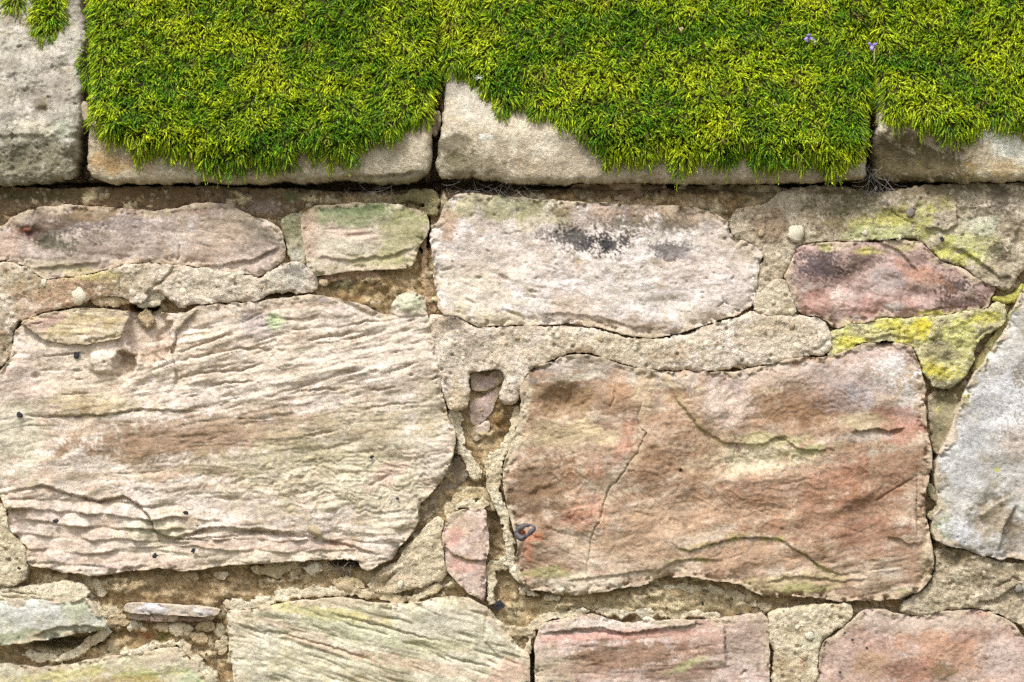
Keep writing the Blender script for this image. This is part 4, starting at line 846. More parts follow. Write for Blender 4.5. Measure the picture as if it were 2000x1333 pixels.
mortar(MTR, "rough mortar area crusted with yellow-green lichen above the dusky red stone", 14, wall, [c(146, 130, 106), c(180, 164, 136), c(198, 184, 160), c(160, 144, 118)], seed=206, rough=4.6, agg=0.7, msat=0.9, tilt=(0, 7),
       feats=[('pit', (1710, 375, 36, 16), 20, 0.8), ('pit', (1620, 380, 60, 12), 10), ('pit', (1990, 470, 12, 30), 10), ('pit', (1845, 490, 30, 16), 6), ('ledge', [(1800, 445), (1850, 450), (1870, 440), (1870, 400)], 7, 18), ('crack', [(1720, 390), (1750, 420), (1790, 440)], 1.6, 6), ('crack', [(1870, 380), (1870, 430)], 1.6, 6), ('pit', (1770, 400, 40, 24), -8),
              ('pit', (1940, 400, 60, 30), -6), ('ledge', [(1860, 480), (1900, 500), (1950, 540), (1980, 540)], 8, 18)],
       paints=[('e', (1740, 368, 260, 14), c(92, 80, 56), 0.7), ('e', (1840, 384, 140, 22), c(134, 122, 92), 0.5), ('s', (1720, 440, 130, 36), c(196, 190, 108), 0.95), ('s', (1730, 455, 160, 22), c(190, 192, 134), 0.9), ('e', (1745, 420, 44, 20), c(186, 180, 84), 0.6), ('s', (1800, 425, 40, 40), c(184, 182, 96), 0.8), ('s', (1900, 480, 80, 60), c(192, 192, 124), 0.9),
               ('e', (1920, 440, 40, 24), c(206, 206, 180), 0.7), ('s', (1950, 490, 30, 26), c(84, 76, 66), 0.75), ('e', (1970, 540, 26, 24), c(176, 164, 136), 0.7), ('e', (1510, 440, 50, 30), c(146, 118, 92), 0.6), ('e', (1505, 520, 26, 40), c(196, 178, 148), 0.8), ('s', (1640, 400, 90, 30), c(96, 88, 64), 0.6), ('e', (1690, 400, 60, 26), c(112, 106, 70), 0.5),
               ('s', (1960, 390, 60, 40), c(92, 82, 70), 0.6), ('e', (1620, 445, 40, 20), c(130, 106, 82), 0.6), ('e', (1850, 445, 36, 12), c(190, 176, 146), 0.6), ('s', (1860, 500, 60, 26, 25), c(200, 196, 90), 0.8), ('e', (1850, 400, 20, 20), c(176, 172, 84), 0.5)])
MYEL = [(1621, 652), (1632, 648), (1660, 637), (1706, 633), (1723, 623), (1758, 626), (1822, 622), (1882, 612), (1931, 608), (1944, 590), (1966, 602), (1962, 629), (1922, 657), (1905, 664), (1900, 710), (1878, 738), (1857, 757), (1829, 756), (1812, 735), (1797, 695), (1786, 674), (1758, 666), (1723, 664), (1681, 668), (1653, 684), (1622, 699), (1618, 680)]
mortar(MYEL, "mortar wedge covered in bright yellow lichen", 24, wall, [c(168, 156, 124), c(198, 190, 146), c(204, 194, 156), c(176, 164, 128)], seed=207, rough=5.4, rad=12, drop=12, agg=0.5,
       feats=[('ledge', [(1680, 664), (1740, 655), (1790, 662)], 5, 14), ('pit', (1850, 710, 30, 22), 8), ('pit', (1842, 715, 14, 10), -10), ('crack', [(1905, 662), (1920, 650), (1940, 640)], 2.4, 10), ('crack', [(1690, 652), (1730, 648), (1760, 640)], 1.6, 6)],
       msat=0.98, paints=[('e', (1780, 645, 110, 30), c(214, 210, 140), 0.55, 1.2), ('e', (1660, 670, 60, 26), c(214, 208, 120), 0.6), ('e', (1840, 715, 60, 40), c(210, 206, 140), 0.5), ('s', (1780, 645, 90, 26), c(222, 212, 88), 0.85), ('s', (1810, 640, 34, 22), c(226, 210, 66), 0.85), ('s', (1660, 670, 60, 22), c(218, 210, 92), 0.85), ('s', (1830, 725, 50, 28), c(220, 206, 76), 0.85), ('e', (1845, 690, 40, 26), c(128, 116, 88), 0.65), ('s', (1830, 650, 20, 30), c(110, 100, 96), 0.6), ('s', (1880, 660, 50, 50), c(206, 206, 120), 0.7), ('e', (1850, 752, 40, 8), c(190, 180, 156), 0.6),
               ('s', (1930, 620, 40, 20), c(216, 208, 90), 0.8), ('e', (1720, 655, 40, 10), c(200, 190, 150), 0.5)])
YP = [c(160, 150, 84), c(196, 190, 90), c(206, 200, 110)]
mortar([(1942, 582), (1962, 588), (1982, 580), (1996, 560)], "thin yellowed mortar rib at the tip of the dusky red stone", 10, wall, YP, seed=208, widths=[5, 8, 8, 5], rough=2.2, agg=0)
mortar([(1978, 612), (1950, 655), (1925, 690), (1904, 722)], "narrow yellow-flecked mortar fillet along the grey-white stone", 6, wall, [c(150, 138, 96), c(186, 178, 120), c(196, 186, 130)], seed=209, widths=[5, 8, 8, 6], rough=2.6, agg=0)
MLR = [(1830, 1078), (1852, 1073), (1878, 1076), (1910, 1087), (1952, 1101), (2000, 1105), (2100, 1108), (2110, 1240), (2040, 1250), (2000, 1222), (1970, 1205), (1950, 1197), (1928, 1188), (1882, 1187), (1836, 1190), (1812, 1200), (1794, 1203), (1762, 1196), (1765, 1180), (1787, 1167), (1810, 1154), (1828, 1126), (1832, 1095)]
mortar(MLR, "grey-brown mortar patch at the lower right below the grey-white stone", 16, wall, [c(146, 130, 100), c(180, 164, 134), c(198, 184, 158), c(164, 146, 114)], seed=210, rough=4.6,
       feats=[('pit', (1870, 1087, 16, 12), 10), ('crack', [(1940, 1150), (1960, 1140), (1980, 1130), (1995, 1136)], 2.2, 8), ('pit', (1920, 1120, 30, 30), -6), ('pit', (1860, 1140, 10, 8), 6), ('ledge', [(1900, 1180), (1950, 1170), (1975, 1150), (2000, 1140)], 6, 16), ('pit', (1994, 1112, 16, 12), 10)],
       paints=[('e', (1870, 1090, 40, 16), c(110, 96, 66), 0.6), ('e', (1880, 1160, 70, 30), c(206, 192, 160), 0.5), ('s', (1930, 1130, 60, 40), c(140, 124, 96), 0.5)])
MB = [(1506, 1198), (1530, 1192), (1556, 1190), (1590, 1184), (1620, 1184), (1658, 1180), (1666, 1198), (1656, 1214), (1634, 1229), (1608, 1246), (1594, 1276), (1593, 1333), (1588, 1430), (1508, 1430), (1510, 1333), (1514, 1300), (1518, 1276), (1507, 1254), (1504, 1216)]
mortar(MB, "pebbly cream mortar plug standing in the bottom course", 22, wall, [c(186, 166, 128), c(212, 196, 162), c(220, 206, 176), c(196, 176, 138)], seed=211, rough=3.4,
       paints=[('e', (1545, 1310, 40, 30), c(180, 150, 108), 0.5), ('e', (1585, 1250, 24, 20), c(206, 204, 172), 0.5)])
MTT = [(862, 1008), (861, 1060), (866, 1092), (873, 1121), (860, 1134), (819, 1146), (770, 1158), (728, 1157), (718, 1140), (746, 1114), (782, 1097), (794, 1071), (822, 1042), (842, 1020)]
mortar(MTT, "creamy mortar triangle between the grooved stone and the pink pointed one", 10, wall, [c(190, 170, 134), c(214, 198, 166), c(222, 210, 180)], seed=212, rough=4.0, tilt=(4, 0), agg=0.4,
       feats=[('ledge', [(722, 1150), (740, 1125), (790, 1098), (800, 1080)], -5, 14), ('crack', [(748, 1150), (760, 1130), (775, 1118)], 2.4, 8), ('pit', (840, 1060, 16, 40, 20), -5)],
       paints=[('e', (740, 1125, 30, 20), c(176, 150, 110), 0.5), ('s', (800, 1110, 60, 40), c(206, 180, 150), 0.4)])
MT11 = [(-130, 1146), (0, 1150), (60, 1149), (100, 1142), (130, 1137), (155, 1141), (172, 1156), (163, 1168), (141, 1178), (106, 1178), (71, 1171), (0, 1171), (-130, 1173)]
mortar(MT11, "pale mortar skin lying along the greenish grey wedge", 24, wall, [c(196, 180, 148), c(214, 202, 172), c(222, 210, 184)], seed=213, rough=3.0, agg=0.3, tilt=(0, 20),
       feats=[('crack', [(0, 1156), (30, 1158), (70, 1162)], 2.0, 8), ('ledge', [(0, 1165), (60, 1166), (110, 1172)], 4, 8)])
ML2 = [(-60, 985), (0, 986), (11, 1000), (12, 1036), (33, 1056), (50, 1076), (47, 1092), (52, 1116), (40, 1135), (20, 1146), (-60, 1150)]
mortar(ML2, "pale mortar knob at the left edge beside the grooved stone's foot", 26, wall, [c(200, 182, 146), c(216, 202, 170), c(206, 188, 150)], seed=214, rough=3.4, rad=14, drop=14)
# ragged ribs of old pointing
RP = [c(192, 170, 132), c(216, 202, 170), c(232, 222, 198)]
def rib(pts, widths, h, seed, label, pal=RP, rough=4.2, agg=0.0):
    widths = [w + 1.5 for w in widths]
    mortar(chaikin(pts, False), label, h - 5, wall, pal, seed=seed, widths=list(np.interp(np.linspace(0, 1, 2 * len(pts)), np.linspace(0, 1, len(pts)), widths)), rough=rough, agg=agg, rad=4, drop=6, jag=(10.0, 4.5), step=2.1)
rib([(1011, 800), (1003, 834), (990, 864), (978, 885), (964, 905), (966, 930), (962, 955), (974, 983), (984, 1011), (994, 1046), (996, 1082), (1000, 1110), (1014, 1128)], [4, 5, 7, 11, 16, 14, 11, 9, 8, 7, 8, 7, 9], 14, 221, "curling cream mortar rib along the red-brown stone's edge")
rib([(884, 806), (894, 830), (896, 858), (908, 885), (922, 908), (930, 930)], [8, 7, 8, 9, 10, 8], 6, 222, "mortar rib along the grooved stone's right edge")
rib([(875, 1000), (895, 978), (915, 965), (938, 960), (952, 975), (958, 995)], [8, 12, 12, 10, 10, 6], 2, 223, "crumbling mortar cap over the pink pointed stone", [c(172, 146, 100), c(206, 188, 150), c(216, 202, 166)])
rib([(892, 992), (915, 986), (944, 984)], [4, 7, 6], 16, 224, "pale lip of mortar on top of the pink pointed stone")
rib([(990, 1098), (974, 1106), (958, 1112), (962, 1128), (957, 1150), (958, 1175)], [7, 11, 10, 8, 7, 6], 10, 225, "knobbly mortar rib beside the pink pointed stone's tip")
rib([(440, 1180), (480, 1184), (520, 1176), (560, 1162), (620, 1156), (680, 1154), (721, 1160), (773, 1172), (812, 1168), (850, 1150), (884, 1140)], [6, 9, 9, 8, 7, 8, 6, 7, 6, 5, 4], 10, 226, "ragged mortar lip over the slanting-ridged stone")
rib([(240, 1278), (300, 1263), (335, 1257), (360, 1262), (374, 1283), (398, 1307), (412, 1340)], [4, 5, 5, 5, 6, 13, 16], 18, 227, "thin mortar lip round the low yellow-green stone")
rib([(40, 1278), (88, 1287), (134, 1284), (166, 1268), (187, 1248), (210, 1234)], [4, 7, 7, 9, 8, 5], 8, 228, "curved mortar lip under the dark gap")
rib([(957, 1200), (975, 1222), (1000, 1236), (1022, 1236), (1042, 1222), (1064, 1207), (1110, 1200), (1160, 1193), (1214, 1199), (1267, 1196), (1330, 1200), (1400, 1204)], [4, 6, 8, 9, 8, 7, 5, 4, 5, 6, 5, 4], 10, 229, "cream mortar lip curling over the pink stone of the bottom course")
rib([(1036, 1236), (1034, 1258), (1030, 1270)], [6, 6, 4], 8, 230, "short mortar stub at the head of the dark bottom joint")
rib([(1020, 1150), (1050, 1163), (1090, 1170)], [4, 5, 3], 8, 231, "mortar crumb line under the red-brown stone's foot")
rib([(830, 470), (826, 505), (832, 540), (838, 580), (846, 605)], [4, 5, 5, 8, 6], -2, 232, "thin mortar rib left of the pale pinkish stone", [c(170, 140, 104), c(196, 168, 134)])
rib([(626, 548), (660, 542), (700, 538), (732, 538)], [5, 8, 7, 5], 4, 233, "pinkish crust of mortar under the small squarish stone", [c(176, 140, 110), c(200, 168, 140)])
rib([(174, 1160), (184, 1185), (200, 1202), (222, 1196)], [4, 5, 6, 7], 4, 234, "mortar rib at the wedge stone's shoulder")
rib([(780, 388), (820, 384), (848, 392), (846, 410), (826, 414)], [8, 12, 12, 10, 6], 10, 235, "olive mortar lump at the small squarish stone's corner", [c(110, 102, 66), c(140, 130, 92), c(160, 148, 112)])
rib([(500, 1112), (540, 1116), (572, 1108)], [7, 9, 6], 2, 236, "crumbling mortar flake under the grooved stone", [c(190, 170, 130), c(212, 198, 162)])
rib([(515, 1140), (550, 1146), (590, 1138), (608, 1122)], [7, 8, 9, 8], -4, 237, "bent mortar flake right of the brown recess", [c(176, 152, 116), c(200, 184, 148)])
rib([(660, 1140), (684, 1138), (702, 1146)], [7, 10, 7], 4, 238, "rounded mortar crumb by the lower cobweb", [c(186, 158, 116), c(210, 192, 152)])
rib([(1300, 1150), (1360, 1148), (1420, 1156), (1460, 1176), (1500, 1186)], [4, 5, 5, 5, 4], 0, 239, "mortar edge under the curved ledge")
rib([(1816, 952), (1826, 968), (1848, 978), (1838, 998), (1824, 1008)], [6, 9, 9, 9, 6], 16, 240, "pale crumb of mortar stuck in the black gap", [c(170, 160, 124), c(196, 186, 150)])
for q, (u, v, w, h_) in enumerate([(228, 1212, 22, 12), (262, 1222, 12, 7), (352, 1229, 24, 9), (389, 1249, 13, 12), (434, 1262, 9, 18), (430, 1232, 10, 12), (400, 1222, 16, 8), (188, 1140, 9, 9), (196, 1156, 7, 8), (372, 1128, 12, 6), (430, 1126, 12, 8),
                                   (612, 1110, 16, 8), (316, 1226, 12, 7), (770, 1134, 22, 16), (1448, 712, 22, 6), (212, 588, 36, 9), (290, 592, 22, 8), (300, 578, 22, 9), (286, 622, 12, 15)]):
    p = [(u + w * math.cos(t) * (1 + 0.22 * math.sin(3 * t + q)), v + h_ * math.sin(t) * (1 + 0.22 * math.cos(2 * t + q * 2))) for t in np.linspace(0, 2 * math.pi, 12, endpoint=False)]
    mortar(p, None, -2 if v > 1000 else 14, wall, RP if q % 3 else [c(186, 160, 120), c(206, 186, 150)], seed=260 + q, rad=7, drop=9, agg=0.0, name="mortar_crumb", step=2.0, rough=3.0, jag=(6.0, 3.0))

# ---- plain stones beyond the picture, so that the wall goes on
FILL = [c(180, 150, 124), c(204, 180, 154), c(214, 196, 170), c(190, 160, 132)]
def filler(u0, v0, u1, v1, q):
    r = random.Random(q)
    p = []
    for a, b in ((0, 0), (.33, 0), (.66, 0), (1, 0), (1, .5), (1, 1), (.66, 1), (.33, 1), (0, 1), (0, .5)):
        p.append((u0 + (u1 - u0) * a + r.uniform(-14, 14), v0 + (v1 - v0) * b + r.uniform(-12, 12)))
    stone(p, None, 20 + r.uniform(-6, 8), [FILL, [c(150, 116, 92), c(184, 148, 122), c(200, 170, 146)], [c(176, 166, 140), c(204, 196, 172), c(214, 206, 188)]][q % 3], wall, lump=1.2, seed=500 + q, step=10, rough=4, strata=(r.uniform(-10, 10), 22, 1.5))
q = 0
rows = [(385, 620), (650, 900), (930, 1180), (1210, 1480)]
for (v0, v1) in rows:
    for (a, b) in ((-960, -560), (-530, -175)):
        d = 60 * ((v0 // 270) % 2); filler(a + d * (a < -900), v0, min(b + d, -160), v1, q); q += 1
    for (a, b) in ((2225, 2570), (2600, 2960)):
        d = 60 * ((v0 // 270) % 2); filler(a + d * (a > 2300), v0, b + d, v1, q); q += 1
for (a, b, e, f) in ((2085, 1130, 2205, 1290), (2080, 1315, 2205, 1480), (2140, 395, 2212, 500)):
    filler(a, b, e, f, q); q += 1
for j, (v0, v1) in enumerate([(1515, 1760), (1790, 2080), (2110, 2400)]):
    u = -960 - 90 * j
    while u < 2900:
        w = 380 + (q * 137) % 260
        filler(u, v0, u + w, v1, q); u += w + 34; q += 1
    
# ---- bedding: the recessed, crumbling mortar behind everything
HOLES = [(1822, 905, 20, 46), (1816, 1040, 14, 44), (1040, 1310, 8, 46), (130, 1256, 70, 12), (162, 285, 16, 90), (852, 300, 14, 120), (1702, 270, 18, 90), (700, 360, 130, 16), (960, 362, 110, 12), (828, 450, 14, 50), (1700, 370, 40, 18),
         (680, 1100, 40, 9), (1500, 366, 120, 8), (1000, 361, 1400, 8), (60, 364, 200, 8), (285, 600, 30, 12)]
def bed_h(U, V, D):
    H = -14 + 9 * fbm(U / 60, V / 45, 701, 3) + 13 * fbm(U / 24, V / 15, 702, 4, 0.62) + 2.5 * fbm(U / 6, V / 6, 703, 2)
    H = H + 11 * sstep(1.1, 0.5, ell(U, V, (330, 1150, 160, 36))) + 14 * sstep(1.1, 0.5, ell(U, V, (1250, 1175, 240, 30))) + 9 * sstep(1.1, .5, ell(U, V, (740, 565, 110, 36)))
    d, r = cells(U / 17, V / 15, 704)
    H = H + np.where(r > 0.6, 4 * sstep(0.4, 0.2, d), 0) + 3 * fbm(U / 9, V / 8, 709, 3, 0.65)
    d2, r2 = cells(U / 38 + 0.7 * fbm(U / 22, V / 22, 705, 3, 0.6), V / 27 + 0.7 * fbm(U / 22, V / 22, 706, 3, 0.6), 707)
    H = H + np.where(r2 > 0.55, 9 * sstep(0.46, 0.34, d2), 0)
    for e in HOLES:
        H = H - 70 * (1 - sstep(0.55, 1.1, ell(U, V, e)))
    return np.where(V < 350, np.minimum(H - 35, 44 - 0.46 * np.maximum(262 - V, 0) - 75), H)
def bed_c(U, V, D, H):
    pal = np.asarray([c(146, 120, 84), c(180, 154, 114), c(202, 180, 142), c(166, 138, 98)], F)
    n = fbm(U / 70, V / 50, 711, 4, 0.6)
    t = np.clip(0.5 + n, 0, 1) * 3; i0 = np.clip(np.floor(t).astype(int), 0, 2); f = (t - i0)[..., None]
    C = pal[i0] * (1 - f) + pal[i0 + 1] * f
    C = C * (1 + 0.3 * fbm(U / 14, V / 12, 712, 3) + 0.25 * fbm(U / 4.5, V / 4.5, 713, 2))[..., None]
    d, r = cells(U / 17, V / 15, 704)
    m = (np.where(r > 0.5, sstep(0.42, 0.3, d), 0) * 0.35)[..., None]
    C = C * (1 - m) + c(206, 188, 150) * m
    d2, r2 = cells(U / 38 + 0.7 * fbm(U / 22, V / 22, 705, 3, 0.6), V / 27 + 0.7 * fbm(U / 22, V / 22, 706, 3, 0.6), 707)
    m = (np.where(r2 > 0.55, sstep(0.46, 0.34, d2), 0) * 0.6)[..., None]
    C = C * (1 - m) + c(216, 202, 168) * m
    return paint(C, U, V, [('e', (1000, 365, 1200, 22), c(72, 56, 40), 0.7, 0.6), ('e', (1260, 1185, 260, 24), c(206, 190, 154), 0.65), ('e', (1000, 1200, 50, 30), c(206, 188, 150), 0.6), ('e', (330, 1150, 150, 30), c(172, 146, 110), 0.6), ('e', (985, 830, 26, 50), c(120, 92, 48), 0.6),  # first ellipse adds the coping's painted shade to the earthy strip beneath
                           ('e', (970, 1040, 20, 50), c(84, 66, 44), 0.6), ('e', (680, 555, 50, 16), c(88, 92, 44), 0.6), ('e', (760, 560, 60, 26), c(166, 138, 98), 0.6), ('e', (545, 575, 40, 10), c(70, 74, 34), 0.7), ('e', (320, 1242, 14, 14), c(70, 104, 24), 0.8, .4), ('e', (283, 1238, 16, 9), c(160, 88, 36), 0.7),
                           ('e', (320, 1230, 120, 40), c(158, 130, 88), 0.4), ('e', (900, 1190, 60, 20), c(140, 112, 76), 0.4)], 720) * mottle(np.ones(U.shape + (3,), F), U, V, 733, 1.6)
def bed_sdf_fine(U, V):
    base = np.minimum(np.minimum(U + 215, 2215 - U), np.minimum(V + 150, 1500 - V))
    cover = np.full(U.shape, -1e4, F)
    us, vs = U[0], V[:, 0]
    for (bb, sdf) in SOLIDS:
        i0, i1 = np.searchsorted(us, [bb[0], bb[2]]); j0, j1 = np.searchsorted(vs, [bb[1], bb[3]])
        if i1 - i0 < 8 or j1 - j0 < 8: continue
        cover[j0:j1, i0:i1] = np.maximum(cover[j0:j1, i0:i1], sdf(U[j0:j1, i0:i1], V[j0:j1, i0:i1]))
    return np.minimum(base, 24 - cover)
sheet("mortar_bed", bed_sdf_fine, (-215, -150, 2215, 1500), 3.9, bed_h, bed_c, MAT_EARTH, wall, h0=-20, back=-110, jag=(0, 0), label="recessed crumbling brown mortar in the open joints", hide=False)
sheet("wall_core", lambda U, V: np.minimum(np.minimum(U + 1000, 3000 - U), np.minimum(V + 140, 2600 - V)), (-1000, -140, 3000, 2600), 28,
      lambda U, V, D: np.minimum(np.where((U > -230) & (U < 2230) & (V < 1520), -100, -34), np.where(V < 330, 44 - 0.46 * np.maximum(262 - V, 0) - 90, 99)) + 6 * fbm(U / 50, V / 50, 731, 2), bed_c, MAT_EARTH, wall, h0=-40, back=-600, jag=(0, 0), label="rough earthy mortar core of the wall", hide=False)

# ---- pebbles and black specks pressed into mortar and stone
PEB = [blob_mesh("pebble", 31 + i, 10, 7, lump=0.15) for i in range(5)]
CHIP = [blob_mesh("black_speck", 61 + i, 7, 5, lump=0.26, sharp=True) for i in range(4)]
for arr, mats in ((PEB, (MAT_PALE,)), (CHIP, (MAT_COAL,))):
    for me in arr: me.materials.append(mats[0])
PEBB = [m.copy() for m in PEB[:3]]
for m in PEBB: m.materials.clear(); m.materials.append(MAT_BUFF)
PEBG = [m.copy() for m in PEB[:3]]
for m in PEBG: m.materials.clear(); m.materials.append(MAT_GREY)
def bead(name, me, u, v, rx, ry, h, deep=0.6, rot=0.0):
    o = make_obj(name, me, None, wall)
    k = place_k(h)
    o.location = ((u - 1000) * S * k, -h * S, ZC + (666.5 - v) * S * k)
    o.scale = (rx * S, max(rx, ry) * deep * S, ry * S)
    o.rotation_euler = (0, rot, 0)
    return o
for i, (u, v, rx, ry, h, t) in enumerate([
    (86, 553, 6, 8, 20, 0), (152, 579, 15, 16, 21, 0), (37, 599, 9, 8, 20, 1), (3, 617, 8, 7, 20, 0), (23, 613, 5, 5, 20, 0), (243, 526, 8, 6, 19, 0), (469, 536, 8, 7, 20, 0), (354, 536, 7, 7, 20, 0), (425, 553, 11, 7, 20, 0), (358, 571, 11, 8, 20, 0),
    (259, 571, 8, 9, 20, 0), (384, 581, 6, 6, 19, 0), (43, 622, 5, 5, 18, 1), (873, 676, 9, 11, 22, 0), (876, 714, 5, 5, 22, 0), (1084, 644, 6, 6, 21, 0), (1088, 656, 6, 6, 22, 0), (1174, 661, 8, 7, 22, 1), (1554, 458, 18, 17, 17, 0), (1556, 677, 10, 8, 22, 0),
    (1609, 683, 6, 5, 21, 0), (1349, 671, 8, 6, 22, 0), (1369, 698, 6, 5, 22, 1), (1515, 700, 11, 7, 20, 0), (1533, 661, 5, 5, 22, 0), (1496, 689, 5, 5, 22, 0), (1778, 414, 8, 10, 16, 2), (1515, 627, 5, 8, 22, 1), (1547, 636, 5, 8, 22, 1), (1921, 1117, 6, 5, 20, 0),
    (1557, 1226, 5, 5, 23, 0), (1572, 1202, 5, 5, 22, 0), (1582, 1242, 9, 8, 23, 0), (1570, 1283, 8, 7, 23, 1), (1989, 1150, 8, 8, 17, 2), (1783, 1179, 19, 9, 6, 2), (782, 1143, 6, 9, 16, 0), (614, 1037, 15, 8, 30, 1), (675, 1146, 20, 10, 2, 1), (632, 553, 11, 7, 8, 1),
    (1020, 1159, 7, 5, 4, 1), (1267, 1210, 12, 5, 14, 0), (1140, 1192, 7, 4, 10, 0), (280, 1230, 7, 5, 2, 1), (1487, 455, 6, 7, 14, 1), (905, 700, 5, 5, 22, 0), (1300, 690, 6, 5, 22, 1), (1240, 680, 5, 5, 22, 0), (1400, 655, 6, 5, 22, 0), (1010, 660, 5, 4, 22, 1),
    (510, 560, 6, 5, 20, 1), (410, 575, 5, 5, 20, 0), (325, 545, 5, 5, 20, 1), (200, 560, 6, 5, 20, 1), (110, 590, 5, 4, 20, 1), (1520, 500, 5, 6, 15, 0), (1510, 590, 5, 4, 26, 0), (1580, 660, 5, 4, 22, 1), (1755, 465, 5, 6, 15, 0), (1690, 455, 6, 5, 15, 0)]):
    bead("pebble", ([PEB, PEBB, PEBG][t])[i % 3], u, v, rx, ry, h + (3 if v < 725 and (u < 620 or 835 < u < 1625) else -1), 0.45, (i * 37) % 60 / 100)
for i, (u, v, r, h) in enumerate([(363, 1002, 7, 27), (556, 1010, 7, 26), (56, 935, 6, 27), (303, 1086, 8, 30), (109, 1018, 8, 28), (386, 1029, 5, 26), (278, 889, 5, 27), (377, 1076, 7, 28), (726, 893, 6, 27), (777, 974, 5, 28), (38, 811, 8, 26), (150, 694, 10, 28),
                                  (936, 479, 7, 24), (1079, 612, 7, 20), (170, 553, 8, 21), (353, 554, 4, 21), (1019, 645, 4, 22), (899, 761, 5, 22), (1445, 668, 6, 22), (1840, 467, 7, 16), (1372, 1179, 5, 0), (1445, 1200, 4, 8), (974, 1183, 14, 4), (37, 1111, 5, 27), (9, 672, 5, 20),
                                  (320, 1290, 10, 16), (1650, 1237, 3, 24), (1665, 1250, 4, 26), (1693, 1266, 4, 26), (1641, 1314, 4, 27)]):
    bead("black_speck", CHIP[i % 4], u, v, r * 0.75, r * 0.55, h - 1, 0.4, i * 0.7)
# corroded iron stub
def iron_stub():
    t = np.linspace(0, 2 * math.pi, 22, endpoint=False)
    path = [(1026 + 15 * math.cos(a) - 3 * math.sin(2 * a), 1039 + 10.5 * math.sin(a) - 5 * math.cos(a), 27 + 3 * math.sin(a)) for a in t]
    vs, fs = [], []
    for i, (u, v, h) in enumerate(path):
        rr = 6.4 + 1.8 * math.sin(3 * t[i] + 1) + (2.5 if 1.8 < t[i] < 3.4 else 0)
        nu, nv = math.cos(t[i]), math.sin(t[i])
        for j in range(7):
            b = 2 * math.pi * j / 7
            vs.append(to_world(np.float64(u + nu * rr * math.cos(b)), np.float64(v + nv * rr * math.cos(b)), np.float64(h + rr * math.sin(b)), place_k(28)))
    n = len(path)
    for i in range(n):
        for j in range(7):
            fs.append((i * 7 + j, i * 7 + (j + 1) % 7, ((i + 1) % n) * 7 + (j + 1) % 7, ((i + 1) % n) * 7 + j))
    vs = np.array(vs); ctr = vs.mean(0)
    me = raw_mesh("iron_stub", vs - ctr, np.array(fs).ravel(), np.full(len(fs), 4, np.int32))
    o = make_obj("iron_stub", me, MAT_IRON, wall, tuple(ctr), label="dark corroded stub of iron pipe in the red-brown stone")
    core = bead("rusty_core", blob_mesh("rusty_core", 5, 9, 6, lump=0.08), 1026, 1039, 15, 11, 25, 0.5)
    core.data.materials.append(MAT_RUST)
    core.parent = o
    core.location = Vector(core.location) - Vector(ctr)
iron_stub()

